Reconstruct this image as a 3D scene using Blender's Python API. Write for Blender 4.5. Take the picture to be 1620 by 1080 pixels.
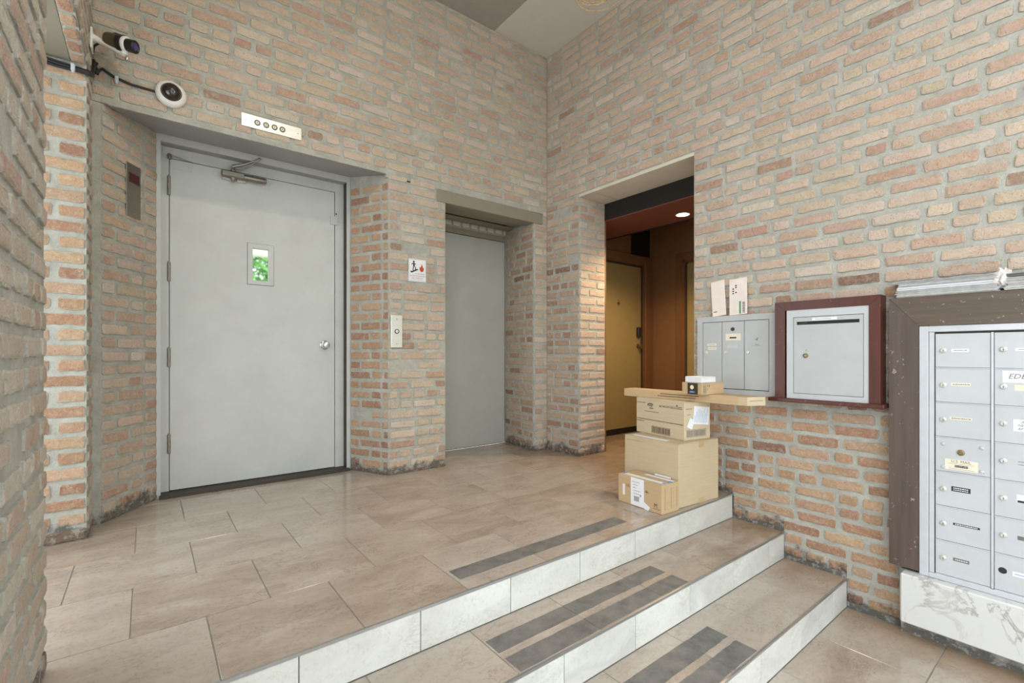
import bpy, bmesh, math, random
from mathutils import Vector, Matrix
R = math.radians
PI = math.pi
S = bpy.context.scene
for o in list(bpy.data.objects): bpy.data.objects.remove(o)
C = S.collection

# ------------------------------------------------------------------ camera, world, exposure
FPX, HY, YAW = 740.3, 559.2, 0.66237          # focal length and horizon for a 1620x1080 frame
cam = bpy.data.cameras.new('camera'); co = bpy.data.objects.new('camera', cam); C.objects.link(co)
cam.sensor_width = 36; cam.lens = FPX / 1620 * 36; cam.shift_y = (HY - 540) / 1620
cam.clip_start = 0.02
EYE = Vector((0, 0, 0.9))
co.location = EYE; co.rotation_euler = (PI/2, 0, -YAW)
S.camera = co
w = bpy.data.worlds.new('sky'); S.world = w; w.use_nodes = True
bg = w.node_tree.nodes['Background']
bg.inputs[0].default_value = (0.88, 0.95, 1.0, 1); bg.inputs[1].default_value = 3.4
S.view_settings.view_transform = 'Standard'; S.view_settings.look = 'None'
S.view_settings.exposure = 0.22; S.view_settings.gamma = 1.0; S.view_settings.use_curve_mapping = False

# ------------------------------------------------------------------ materials
def lin(c):
    return tuple(((v/255)/12.92 if v/255 <= 0.04045 else ((v/255+0.055)/1.055)**2.4) for v in c)
def c4(c): return (*lin(c), 1)
class NT:
    def __init__(s, name):
        s.m = bpy.data.materials.new(name); s.m.use_nodes = True
        s.t = s.m.node_tree; s.n = s.t.nodes; s.b = s.n['Principled BSDF']
    def new(s, typ, **kw):
        n = s.n.new(typ)
        for k, v in kw.items(): setattr(n, k, v)
        return n
    def link(s, a, b): s.t.links.new(a, b)
    def pos(s, obj=False):
        if obj: return s.new('ShaderNodeTexCoord').outputs['Object']
        return s.new('ShaderNodeNewGeometry').outputs['Position']
    def noise(s, vec, scale, detail=4, rough=0.55, dist=0.0):
        n = s.new('ShaderNodeTexNoise'); n.inputs['Scale'].default_value = scale
        n.inputs['Detail'].default_value = detail; n.inputs['Roughness'].default_value = rough
        n.inputs['Distortion'].default_value = dist
        s.link(vec, n.inputs['Vector']); return n.outputs['Fac']
    def ramp(s, fac, stops, interp='LINEAR'):
        r = s.new('ShaderNodeValToRGB'); e = r.color_ramp.elements; r.color_ramp.interpolation = interp
        while len(e) < len(stops): e.new(0.5)
        for i, (p, c) in enumerate(stops):
            e[i].position = p; e[i].color = c if len(c) == 4 else (*c, 1)
        s.link(fac, r.inputs[0]); return r.outputs[0]
    def step(s, fac, a, b):
        m = s.new('ShaderNodeMapRange'); m.inputs[1].default_value = a; m.inputs[2].default_value = b
        s.link(fac, m.inputs[0]); return m.outputs[0]
    def mix(s, fac, a, b, typ='MIX'):
        m = s.new('ShaderNodeMix', data_type='RGBA', blend_type=typ)
        for i, v in ((0, fac), (6, a), (7, b)):
            if hasattr(v, 'is_linked'): s.link(v, m.inputs[i])
            elif i == 0: m.inputs[0].default_value = v
            else: m.inputs[i].default_value = v if len(v) == 4 else (*v, 1)
        return m.outputs[2]
    def math(s, op, a, b=None, clamp=False):
        m = s.new('ShaderNodeMath', operation=op); m.use_clamp = clamp
        for i, v in ((0, a), (1, b)):
            if v is None: continue
            if hasattr(v, 'is_linked'): s.link(v, m.inputs[i])
            else: m.inputs[i].default_value = v
        return m.outputs[0]
    def bump(s, h, strength=0.3, dist=0.005):
        b = s.new('ShaderNodeBump'); b.inputs['Strength'].default_value = strength; b.inputs['Distance'].default_value = dist
        s.link(h, b.inputs['Height']); s.link(b.outputs[0], s.b.inputs['Normal'])
    def col(s, c): 
        if hasattr(c, 'is_linked'): s.link(c, s.b.inputs['Base Color'])
        else: s.b.inputs['Base Color'].default_value = c if len(c) == 4 else (*c, 1)
    def rough(s, r, metal=0.0, spec=None):
        if hasattr(r, 'is_linked'): s.link(r, s.b.inputs['Roughness'])
        else: s.b.inputs['Roughness'].default_value = r
        s.b.inputs['Metallic'].default_value = metal
        if spec is not None: s.b.inputs['Specular IOR Level'].default_value = spec

def plain(name, c, rough=0.6, metal=0.0, var=0.12, scale=14, bump=0.05, emit=None, spec=None):
    t = NT(name); p = t.pos()
    n = t.noise(p, scale, 5, 0.6)
    a = tuple(v*(1-var) for v in lin(c)); b = tuple(min(1, v*(1+var)) for v in lin(c))
    t.col(t.ramp(n, [(0.3, a), (0.7, b)])); t.rough(rough, metal, spec)
    if bump: t.bump(t.noise(p, scale*12, 4), bump, 0.002)
    if emit:
        t.b.inputs['Emission Color'].default_value = c4(c); t.b.inputs['Emission Strength'].default_value = emit
    return t.m

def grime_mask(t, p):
    """ragged grime where mopping water soaked the foot of the walls; follows the floor level of the landing and steps"""
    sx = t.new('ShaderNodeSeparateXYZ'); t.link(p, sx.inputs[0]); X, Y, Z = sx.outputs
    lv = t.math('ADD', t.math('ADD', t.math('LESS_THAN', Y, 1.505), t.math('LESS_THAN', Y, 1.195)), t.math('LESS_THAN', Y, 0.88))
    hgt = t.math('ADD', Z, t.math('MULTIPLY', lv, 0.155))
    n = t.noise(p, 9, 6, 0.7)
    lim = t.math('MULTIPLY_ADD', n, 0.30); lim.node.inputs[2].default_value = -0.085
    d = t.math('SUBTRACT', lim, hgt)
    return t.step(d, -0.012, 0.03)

def mat_brick(name, attr):
    t = NT(name); p = t.pos()
    if attr:
        a = t.new('ShaderNodeVertexColor', layer_name='Col'); base = a.outputs[0]
    else:
        base = t.new('ShaderNodeObjectInfo').outputs['Color']
    n1 = t.noise(p, 16, 6, 0.7, 0.4)
    c = t.mix(t.math('MULTIPLY', t.step(n1, 0.38, 0.7), 0.5), base, t.mix(1.0, base, (0.76, 0.66, 0.58), 'MULTIPLY'))
    n2 = t.noise(p, 45, 6, 0.75, 0.6)
    c = t.mix(t.math('MULTIPLY', t.step(n2, 0.48, 0.7), 0.45), c, lin((214, 198, 176)))
    # pits
    n3 = t.noise(p, 120, 4, 0.65)
    c = t.mix(t.math('MULTIPLY', t.step(n3, 0.60, 0.68), 0.55), c, lin((100, 80, 66)))
    # mortar smeared over the faces and the ragged edges
    ed = t.new('ShaderNodeAttribute', attribute_name='edge').outputs['Fac']
    n5 = t.noise(p, 55, 6, 0.75, 0.5)
    rag = t.step(t.math('ADD', ed, t.math('MULTIPLY', n5, 1.1)), 1.36, 1.46)
    n4 = t.noise(p, 11, 7, 0.72, 0.8)
    sm = t.math('MAXIMUM', t.math('MULTIPLY', t.step(n4, 0.60, 0.70), 0.75), rag)
    c = t.mix(sm, c, t.ramp(n1, [(0.3, lin((160, 158, 148))), (0.7, lin((192, 189, 179)))]))
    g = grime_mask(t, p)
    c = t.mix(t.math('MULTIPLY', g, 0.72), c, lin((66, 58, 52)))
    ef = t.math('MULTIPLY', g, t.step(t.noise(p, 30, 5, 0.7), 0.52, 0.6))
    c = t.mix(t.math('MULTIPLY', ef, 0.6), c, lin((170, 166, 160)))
    t.col(c); t.rough(0.93, 0, 0.2)
    h = t.math('ADD', t.noise(p, 70, 6, 0.7), t.math('MULTIPLY', n3, 0.5))
    t.bump(h, 1.0, 0.008)
    return t.m
def mat_mortar():
    t = NT('mortar'); p = t.pos()
    n = t.noise(p, 10, 6, 0.7)
    c = t.ramp(n, [(0.3, lin((160, 158, 148))), (0.55, lin((180, 178, 168))), (0.75, lin((198, 196, 187)))])
    n2 = t.noise(p, 60, 5, 0.7)
    c = t.mix(t.math('MULTIPLY', t.step(n2, 0.55, 0.75), 0.3), c, lin((132, 128, 117)))
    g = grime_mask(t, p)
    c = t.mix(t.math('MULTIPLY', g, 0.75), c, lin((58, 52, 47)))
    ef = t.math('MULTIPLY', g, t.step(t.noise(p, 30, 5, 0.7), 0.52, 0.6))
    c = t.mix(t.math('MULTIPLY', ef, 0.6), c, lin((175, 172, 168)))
    t.col(c); t.rough(0.95, 0, 0.15)
    t.bump(t.math('ADD', t.noise(p, 45, 6, 0.75), t.math('MULTIPLY', t.noise(p, 160, 3), 0.4)), 0.9, 0.008)
    return t.m
def mat_tile(name, cols, vein, rough, scale=1.0, tint=False):
    t = NT(name); p = t.pos()
    oi = t.new('ShaderNodeObjectInfo')
    off = t.new('ShaderNodeVectorMath', operation='MULTIPLY_ADD')
    cmb = t.new('ShaderNodeCombineXYZ')
    for i in range(3): t.link(oi.outputs['Random'], cmb.inputs[i])
    t.link(cmb.outputs[0], off.inputs[0]); off.inputs[1].default_value = (37, 53, 71); t.link(p, off.inputs[2])
    v = off.outputs[0]
    st = t.new('ShaderNodeMapping'); st.inputs['Scale'].default_value = (1.0, 2.2, 2.0); st.inputs['Rotation'].default_value = (0, 0, 0.35)
    t.link(v, st.inputs[0]); sv = st.outputs[0]
    n1 = t.noise(sv, 3.2*scale, 6, 0.6, 0.6)
    c = t.ramp(n1, [(0.28, cols[0]), (0.5, cols[1]), (0.72, cols[2])])
    rb = t.step(oi.outputs['Random'], 0, 1)
    c = t.mix(t.math('MULTIPLY', rb, 0.5), c, cols[3])
    n2 = t.noise(sv, 6*scale, 8, 0.75, 1.4)
    ve = t.math('SUBTRACT', 1.0, t.step(t.math('ABSOLUTE', t.math('SUBTRACT', n2, 0.5)), 0.0, 0.02))
    brk = t.step(t.noise(v, 5*scale, 3), 0.48, 0.62)
    c = t.mix(t.math('MULTIPLY', t.math('MULTIPLY', ve, brk), 0.6), c, vein)
    n3 = t.noise(v, 60, 5, 0.7)
    c = t.mix(t.math('MULTIPLY', t.step(n3, 0.5, 0.72), 0.3), c, vein)
    if tint:  # amber tone growing towards the mailbox wall, its edge broken by noise
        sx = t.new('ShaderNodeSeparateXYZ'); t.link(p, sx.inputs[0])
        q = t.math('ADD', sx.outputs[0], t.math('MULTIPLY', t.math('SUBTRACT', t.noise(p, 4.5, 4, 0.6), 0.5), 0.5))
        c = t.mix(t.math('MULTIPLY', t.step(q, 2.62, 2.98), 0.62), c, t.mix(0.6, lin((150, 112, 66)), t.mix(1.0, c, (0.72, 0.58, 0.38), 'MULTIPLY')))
    t.col(c); t.rough(rough, 0, 0.5)
    t.bump(t.math('ADD', n2, t.math('MULTIPLY', n3, 0.4)), 0.06, 0.003)
    return t.m
def mat_marble():
    t = NT('white_marble'); p = t.pos()
    n = t.noise(p, 3.6, 8, 0.62, 1.6)
    ve = t.math('SUBTRACT', 1.0, t.step(t.math('ABSOLUTE', t.math('SUBTRACT', n, 0.5)), 0.0, 0.03))
    brk = t.step(t.noise(p, 3.0, 3), 0.42, 0.62)
    c = t.mix(t.math('MULTIPLY', t.math('MULTIPLY', ve, brk), 0.8), lin((206, 205, 203)), lin((138, 130, 120)))
    n2 = t.noise(p, 9, 6, 0.7, 1.0)
    c = t.mix(t.math('MULTIPLY', t.step(n2, 0.52, 0.75), 0.25), c, lin((176, 166, 152)))
    t.col(c); t.rough(0.32); return t.m
def mat_wood(name, c, grain_axis, rough=0.5, scr=0.0):
    t = NT(name); p = t.pos()
    mp = t.new('ShaderNodeMapping'); sc = [40, 40, 40]; sc[grain_axis] = 2.5; mp.inputs['Scale'].default_value = sc
    t.link(p, mp.inputs[0]); n = t.noise(mp.outputs[0], 1.0, 6, 0.65)
    l = lin(c)
    col = t.ramp(n, [(0.25, tuple(v*0.72 for v in l)), (0.75, tuple(v*1.25 for v in l))])
    if scr:
        k = t.noise(p, 38, 3, 0.5, 1.5); k2 = t.step(k, 0.68, 0.70)
        col = t.mix(t.math('MULTIPLY', k2, scr), col, lin((190, 175, 160)))
    t.col(col); t.rough(rough); t.bump(n, 0.25, 0.002); return t.m
def mat_paint(name, c, dirt=(120, 112, 100), amt=0.25, rough=0.45, scale=7):
    t = NT(name); p = t.pos()
    n = t.noise(p, scale, 6, 0.65, 0.3); l = lin(c)
    col = t.ramp(n, [(0.3, tuple(v*0.93 for v in l)), (0.7, tuple(min(1, v*1.05) for v in l))])
    n2 = t.noise(p, scale*5, 5, 0.7)
    col = t.mix(t.math('MULTIPLY', t.step(n2, 0.6, 0.78), amt), col, lin(dirt))
    t.col(col); t.rough(rough); t.bump(t.noise(p, 220, 3), 0.12, 0.0015); return t.m
def mat_brushed(name, c, axis=2, rough=0.35):
    t = NT(name); p = t.pos()
    mp = t.new('ShaderNodeMapping'); sc = [400, 400, 400]; sc[axis] = 6; mp.inputs['Scale'].default_value = sc
    t.link(p, mp.inputs[0]); n = t.noise(mp.outputs[0], 1.0, 3)
    l = lin(c); t.col(t.ramp(n, [(0.3, tuple(v*0.85 for v in l)), (0.7, l)])); t.rough(rough, 0.85); return t.m
def mat_card(name, c):
    t = NT(name); p = t.pos(True)
    mp = t.new('ShaderNodeMapping'); mp.inputs['Scale'].default_value = (3, 3, 60); t.link(p, mp.inputs[0])
    n = t.noise(mp.outputs[0], 2.0, 4); n2 = t.noise(t.pos(), 11, 5)
    l = lin(c); col = t.ramp(n, [(0.3, tuple(v*0.94 for v in l)), (0.7, tuple(v*1.04 for v in l))])
    col = t.mix(t.math('MULTIPLY', t.step(n2, 0.4, 0.8), 0.25), col, tuple(v*0.8 for v in l))
    t.col(col); t.rough(0.85, 0, 0.25); t.bump(n, 0.08, 0.001); return t.m
def mat_glass_mirror():
    t = NT('coated_glass'); p = t.pos(); n = t.noise(p, 5, 2)
    t.col(t.ramp(n, [(0, (0.80, 0.84, 0.82)), (1, (0.86, 0.9, 0.88))])); t.rough(0.03, 1.0); return t.m
def mat_rattan():
    t = NT('rattan_weave'); p = t.pos(True); n = t.noise(p, 60, 4)
    t.col(t.ramp(n, [(0.3, lin((176, 140, 100))), (0.7, lin((226, 200, 164)))])); t.rough(0.7); return t.m
def mat_strip():
    t = NT('abrasive_strip'); p = t.pos()
    n = t.noise(p, 14, 6, 0.7); n2 = t.noise(p, 240, 2)
    c = t.ramp(n, [(0.3, lin((92, 89, 86))), (0.55, lin((114, 112, 108))), (0.8, lin((132, 128, 121)))])
    c = t.mix(t.math('MULTIPLY', t.step(n2, 0.55, 0.7), 0.25), c, lin((80, 76, 72)))
    t.col(c); t.rough(0.8); t.bump(n2, 0.4, 0.002); return t.m

M = {}
M['brick'] = mat_brick('weathered_brick', False); M['brick_field'] = mat_brick('weathered_brick_field', True)
M['mortar'] = mat_mortar()
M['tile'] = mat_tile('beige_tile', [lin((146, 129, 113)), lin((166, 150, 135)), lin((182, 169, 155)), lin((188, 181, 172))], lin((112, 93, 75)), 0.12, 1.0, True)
M['riser'] = mat_tile('pale_riser_tile', [lin((178, 176, 170)), lin((200, 198, 192)), lin((216, 215, 211)), lin((212, 209, 201))], lin((160, 154, 140)), 0.42)
M['pave'] = plain('pale_pavement', (190, 188, 182), 0.9)
M['grout'] = plain('grey_grout', (140, 136, 128), 0.9)
M['strip'] = mat_strip()
M['nosing'] = mat_brushed('nosing_metal', (196, 196, 198), 0, 0.3)
M['door_grey'] = mat_paint('grey_door_paint', (190, 190, 186), (110, 100, 88), 0.10, 0.4, 4)
M['frame_grey'] = mat_paint('grey_frame_paint', (186, 186, 182), (120, 110, 98), 0.2, 0.4)
M['steel_grey'] = mat_paint('grey_lintel_paint', (150, 149, 147), (110, 90, 70), 0.3, 0.4)
M['door_grey2'] = mat_paint('plain_grey_door_paint', (176, 175, 168), (150, 146, 138), 0.1, 0.4, 3)
M['olive'] = mat_paint('olive_lintel_paint', (138, 131, 114), (110, 100, 84), 0.2, 0.5)
M['dark'] = plain('dark_void', (24, 21, 19), 0.9)
M['rust'] = plain('dark_brown_steel', (62, 50, 36), 0.6)
M['sill'] = plain('worn_sill_metal', (74, 68, 62), 0.6, 0.5)
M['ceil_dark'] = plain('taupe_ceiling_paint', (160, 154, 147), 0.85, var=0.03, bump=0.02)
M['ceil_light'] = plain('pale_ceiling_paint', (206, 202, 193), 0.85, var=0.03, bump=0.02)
M['concrete'] = mat_paint('painted_concrete', (204, 198, 182), (150, 140, 120), 0.3, 0.8, 5)
M['brown_wall'] = plain('brown_wall_paint', (128, 92, 58), 0.55, var=0.06)
M['maroon'] = plain('maroon_ceiling_paint', (112, 62, 50), 0.55, var=0.06)
M['black'] = plain('black_paint', (22, 19, 18), 0.5)
M['olive_door'] = plain('olive_door_paint', (150, 130, 82), 0.45, var=0.05)
M['brown_frame'] = plain('brown_trim_paint', (116, 78, 46), 0.4, var=0.08)
M['chrome'] = mat_brushed('satin_chrome', (205, 203, 200), 2, 0.22)
M['steel'] = mat_brushed('brushed_steel', (150, 142, 132), 2, 0.35)
M['plate'] = mat_brushed('pale_steel_plate', (222, 218, 210), 0, 0.4)
M['white'] = plain('white_plastic', (226, 224, 218), 0.45, var=0.03)
M['paper'] = plain('white_paper', (228, 228, 230), 0.8, var=0.04)
M['news'] = plain('newsprint', (186, 185, 182), 0.85, var=0.15, scale=40)
M['cream'] = plain('cream_label', (222, 214, 192), 0.7, var=0.04)
M['pink_paper'] = plain('printed_mailer', (224, 212, 204), 0.75, var=0.05)
M['ink'] = plain('black_ink', (40, 38, 40), 0.7)
M['ink_soft'] = plain('grey_ink', (112, 108, 104), 0.8)
M['ink_brown'] = plain('brown_ink', (62, 46, 34), 0.8)
M['ink_red'] = plain('red_ink', (196, 70, 44), 0.7)
M['ink_blue'] = plain('blue_ink', (96, 150, 205), 0.7)
M['ink_green'] = plain('green_ink', (60, 140, 90), 0.7)
M['tape'] = plain('brown_tape', (186, 160, 120), 0.35)
M['card1'] = mat_card('cardboard', (194, 175, 144)); M['card2'] = mat_card('kraft_cardboard', (200, 183, 154))
M['card3'] = mat_card('tan_cardboard', (192, 165, 128)); M['card_white'] = mat_card('white_card', (228, 226, 228))
M['mailgrey'] = mat_paint('mailbox_grey', (186, 188, 190), (140, 138, 134), 0.1, 0.4, 5)
M['mailgrey2'] = mat_paint('older_mailbox_grey', (178, 180, 180), (140, 138, 134), 0.15, 0.42, 5)
M['alu'] = plain('mailbox_aluminium', (198, 200, 204), 0.32, 0.25, var=0.04)
M['redwood'] = mat_wood('red_brown_wood', (80, 38, 27), 2, 0.35, 0.2)
M['brownwood'] = mat_wood('worn_brown_wood', (84, 70, 62), 2, 0.45, 0.5)
M['marble'] = mat_marble()
M['cam_black'] = plain('black_camera_shell', (30, 29, 30), 0.3)
M['cam_grey'] = plain('dark_bronze_shell', (96, 84, 66), 0.35, 0.4)
M['lens'] = plain('violet_lens', (70, 64, 120), 0.06, 0.3, spec=1.0)
M['dome'] = plain('smoked_dome', (36, 26, 22), 0.05, spec=0.9)
M['cable'] = plain('black_cable', (26, 26, 28), 0.45)
M['clip'] = plain('clear_clip', (200, 206, 214), 0.3)
M['red_screen'] = plain('dark_red_display', (78, 16, 16), 0.25)
M['mirror'] = mat_glass_mirror()
M['lock'] = plain('pale_lock_metal', (208, 206, 198), 0.3, 0.35)
M['brass'] = mat_brushed('dull_brass', (150, 132, 98), 2, 0.35)
M['rattan'] = mat_rattan()
M['lamp_warm'] = plain('lamp_glow', (255, 232, 200), 0.5, emit=9.0)
M['plastic_bag'] = plain('crinkled_plastic', (214, 208, 204), 0.25)
M['leaf'] = plain('green_leaf', (122, 178, 92), 0.6, var=0.4, scale=3)
M['bark'] = plain('tree_bark', (96, 80, 64), 0.9)
M['soffit_board'] = mat_paint('sand_soffit_paint', (136, 130, 114), (112, 105, 90), 0.15, 0.7, 5)

# ------------------------------------------------------------------ mesh helpers
def mesh_obj(name, verts, faces, mat, parent=None, smooth=False):
    me = bpy.data.meshes.new(name); me.from_pydata([tuple(v) for v in verts], [], faces); me.update()
    if mat: me.materials.append(M[mat] if isinstance(mat, str) else mat)
    if smooth:
        for p in me.polygons: p.use_smooth = True
    o = bpy.data.objects.new(name, me); C.objects.link(o)
    if parent: o.parent = parent
    return o
class B:
    """collects shapes for ONE mesh"""
    def __init__(s): s.v = []; s.f = []
    def add(s, vs, fs):
        k = len(s.v); s.v += [Vector(v) for v in vs]; s.f += [tuple(i+k for i in f) for f in fs]; return s
    def box(s, x0, x1, y0, y1, z0, z1):
        x0, x1 = min(x0, x1), max(x0, x1); y0, y1 = min(y0, y1), max(y0, y1); z0, z1 = min(z0, z1), max(z0, z1)
        return s.add([(x0,y0,z0),(x1,y0,z0),(x1,y1,z0),(x0,y1,z0),(x0,y0,z1),(x1,y0,z1),(x1,y1,z1),(x0,y1,z1)],
              [(0,3,2,1),(4,5,6,7),(0,1,5,4),(1,2,6,5),(2,3,7,6),(3,0,4,7)])
    def bbox(s, x0, x1, y0, y1, z0, z1, b=0.003):
        """box with chamfered edges"""
        bm = bmesh.new(); bmesh.ops.create_cube(bm, size=1)
        for v in bm.verts: v.co = Vector(((x0+x1)/2+v.co.x*abs(x1-x0), (y0+y1)/2+v.co.y*abs(y1-y0), (z0+z1)/2+v.co.z*abs(z1-z0)))
        bmesh.ops.bevel(bm, geom=bm.edges[:], offset=b, segments=1, affect='EDGES')
        bm.verts.index_update()
        s.add([v.co.copy() for v in bm.verts], [tuple(v.index for v in f.verts) for f in bm.faces]); bm.free(); return s
    def prism(s, poly, z0, z1, z1s=None):
        n = len(poly); a = sum(poly[i][0]*poly[(i+1)%n][1]-poly[(i+1)%n][0]*poly[i][1] for i in range(n))
        if a < 0: poly = poly[::-1]; z1s = z1s[::-1] if z1s else None
        tops = z1s or [z1]*n
        vs = [(x, y, z0) for x, y in poly] + [(x, y, t) for (x, y), t in zip(poly, tops)]
        fs = [tuple(range(n-1, -1, -1)), tuple(range(n, 2*n))] + [(i, (i+1)%n, n+(i+1)%n, n+i) for i in range(n)]
        return s.add(vs, fs)
    def tube(s, pts, r, n=10, caps=True):
        pts = [Vector(p) for p in pts]; rs = r if isinstance(r, (list, tuple)) else [r]*len(pts)
        k = len(s.v); up = Vector((0, 0, 1)); pv = None
        for i, p in enumerate(pts):
            d = (pts[min(i+1, len(pts)-1)] - pts[max(i-1, 0)]).normalized()
            if pv is None: a = d.cross(up) if abs(d.z) < 0.95 else d.cross(Vector((1, 0, 0)))
            else: a = pv - d*pv.dot(d)
            a.normalize(); pv = a; b = d.cross(a)
            for j in range(n):
                t = 2*PI*j/n; s.v.append(p + (a*math.cos(t)+b*math.sin(t))*rs[i])
        for i in range(len(pts)-1):
            for j in range(n):
                s.f.append((k+i*n+j, k+i*n+(j+1)%n, k+(i+1)*n+(j+1)%n, k+(i+1)*n+j))
        if caps:
            s.f.append(tuple(k+j for j in range(n-1, -1, -1))); s.f.append(tuple(k+(len(pts)-1)*n+j for j in range(n)))
        return s
    def lathe(s, prof, org, axis, n=24):
        """prof: (radius, distance along axis)"""
        ax = Vector(axis).normalized(); a = ax.cross(Vector((0, 0, 1)))
        if a.length < 0.1: a = ax.cross(Vector((1, 0, 0)))
        a.normalize(); b = ax.cross(a); k = len(s.v); org = Vector(org)
        for r, h in prof:
            for j in range(n):
                t = 2*PI*j/n; s.v.append(org + ax*h + (a*math.cos(t)+b*math.sin(t))*r)
        for i in range(len(prof)-1):
            for j in range(n):
                s.f.append((k+i*n+j, k+(i+1)*n+j, k+(i+1)*n+(j+1)%n, k+i*n+(j+1)%n))
        if prof[0][0] > 1e-5: s.f.append(tuple(k+j for j in range(n)))
        if prof[-1][0] > 1e-5: s.f.append(tuple(k+(len(prof)-1)*n+j for j in range(n-1, -1, -1)))
        return s
    def xf(s, m):
        s.v = [m @ v for v in s.v]; return s
    def build(s, name, mat, parent=None, smooth=False):
        o = mesh_obj(name, s.v, s.f, mat, parent)
        if name in PRINT: o['kind'] = 'stuff'
        bm = bmesh.new(); bm.from_mesh(o.data); bmesh.ops.recalc_face_normals(bm, faces=bm.faces[:]); bm.to_mesh(o.data); bm.free()
        if smooth:
            for p in o.data.polygons: p.use_smooth = True
            try: o.data.set_sharp_from_angle(angle=R(40))
            except Exception: pass
        return o
PRINT = {'barcode', 'faint_lines', 'label_print', 'lettering', 'red_lettering', 'border_lines', 'stair_pictogram', 'carton_print', 'end_print', 'side_print', 'faint_print', 'box_print', 'handwriting', 'emblem', 'tag_print', 'label_holder', 'scribble', 'lock_mark', 'blue_edge', 'print_mark'}
def tag(o, label, cat=None, group=None, kind=None):
    o['label'] = label
    if cat: o['category'] = cat
    if group: o['group'] = group
    if kind: o['kind'] = kind
    return o
def empty(name, loc=(0, 0, 0), rz=0):
    o = bpy.data.objects.new(name, None); C.objects.link(o); o.location = loc; o.rotation_euler = (0, 0, rz)
    o.empty_display_size = 0.05; return o
_txt = {}
def text_mesh(s, size, align='CENTER', shear=0.0):
    key = (s, size, align, shear)
    if key not in _txt:
        cu = bpy.data.curves.new('t', 'FONT'); cu.body = s; cu.size = size; cu.align_x = align; cu.align_y = 'CENTER'; cu.resolution_u = 2
        cu.shear = shear; cu.extrude = 0.0002
        to = bpy.data.objects.new('t', cu); C.objects.link(to)
        dg = bpy.context.evaluated_depsgraph_get(); me = bpy.data.meshes.new_from_object(to.evaluated_get(dg))
        _txt[key] = ([v.co.copy() for v in me.vertices], [tuple(p.vertices) for p in me.polygons])
        bpy.data.objects.remove(to); bpy.data.curves.remove(cu)
    return _txt[key]
def frame_m(org, u, n):
    """matrix: local x -> u (reading direction), local y -> up, local z -> outward n"""
    u = Vector(u).normalized(); n = Vector(n).normalized(); v = n.cross(u)
    m = Matrix.Identity(4)
    for i in range(3): m[i][0], m[i][1], m[i][2], m[i][3] = u[i], v[i], n[i], org[i]
    return m
def lettering(b, s, size, m, x=0, y=0, rot=0, align='CENTER', sx=1.0, shear=0.0):
    vs, fs = text_mesh(s, size, align, shear)
    mm = m @ Matrix.Translation((x, y, 0.0004)) @ Matrix.Rotation(rot, 4, 'Z') @ Matrix.Diagonal((sx, 1, 1, 1))
    b.add([mm @ v for v in vs], fs)
def quad(b, m, x0, x1, y0, y1, z=0.0004, th=0.0004, rot=0):
    mm = m @ Matrix.Translation(((x0+x1)/2, (y0+y1)/2, 0)) @ Matrix.Rotation(rot, 4, 'Z')
    hx, hy = abs(x1-x0)/2, abs(y1-y0)/2
    b.add([mm @ Vector(q) for q in [(-hx,-hy,z-th),(hx,-hy,z-th),(hx,hy,z-th),(-hx,hy,z-th),(-hx,-hy,z),(hx,-hy,z),(hx,hy,z),(-hx,hy,z)]],
          [(0,3,2,1),(4,5,6,7),(0,1,5,4),(1,2,6,5),(2,3,7,6),(3,0,4,7)])
def barcode(b, m, x0, x1, y0, y1, rnd, frame=True):
    x = x0 + 0.004
    while x < x1 - 0.005:
        ww = rnd.choice([0.0008, 0.0012, 0.002]); quad(b, m, x, x+ww, y0+0.004, y1-0.004); x += ww + rnd.choice([0.0009, 0.0014, 0.002])
    if frame:
        f = 0.0016
        quad(b, m, x0, x1, y0, y0+f); quad(b, m, x0, x1, y1-f, y1); quad(b, m, x0, x0+f, y0, y1); quad(b, m, x1-f, x1, y0, y1)

# ------------------------------------------------------------------ room dimensions
XR, YB, ZC = 2.98, 3.285, 3.69          # face of the mailbox wall, face of the elevator wall, ceiling
XL = -0.232                              # face of the wall beside the camera
RIS = 0.155; N1, N2, N3 = 1.505, 1.195, 0.88
ZF = -3*RIS

# ------------------------------------------------------------------ walls (mortar bodies)
def wall(name, b, label):
    o = b.build(name, 'mortar'); tag(o, label, kind='structure'); return o
SA, SB = (-0.195, YB), (0.046, 3.645)     # splay beside the indicator plate
QA, QB = (1.245, 3.63), (1.41, YB)        # splay between the two doors
b = B()
b.prism([(-0.6, YB), (1.39, YB), (1.39, 3.72), (-0.6, 3.72)], 2.228, ZC, None)
b.v = [Vector((v.x, v.y, v.z + (0.05 if v.z < 2.3 and v.y > 3.5 else 0))) for v in b.v]
b.box(1.39, 2.99, YB, 3.9, 2.2, ZC)
b.prism([(2.815, YB), (2.99, YB), (2.99, 3.9), (2.885, 3.9), (2.88, 3.82)], -0.02, 2.21)
wall_back = wall('wall_back', b, 'tan brick wall above the two grey elevator doors')
b = B(); b.prism([QA, QB, (1.884, YB), (1.93, 3.83), (1.93, 3.95), (1.262, 3.95), (1.262, 3.63)], -0.02, 2.21, [2.275, 2.215, 2.2, 2.2, 2.2, 2.3, 2.3])
wall_mid = wall('wall_pier', b, 'brick pier with splayed corner between the two grey doors')
b = B(); b.prism([(-0.232, YB), SA, SB, (0.046, 3.95), (-0.232, 3.95)], -0.02, 2.21, None)
b.v = [Vector((v.x, v.y, v.z + (0.06 if v.z > 2 and v.y > 3.5 else (0.015 if v.z > 2 else 0)))) for v in b.v]
wall_splay = wall('wall_splay', b, 'narrow splayed brick wall carrying the red floor display')
b = B()
b.box(XR, 3.31, -0.6, 1.776, ZF-0.02, 2.275); b.box(XR, 3.31, -0.6, 3.9, 2.275, ZC)
wall_right = wall('wall_right', b, 'tall tan brick wall behind the mailboxes')
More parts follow.
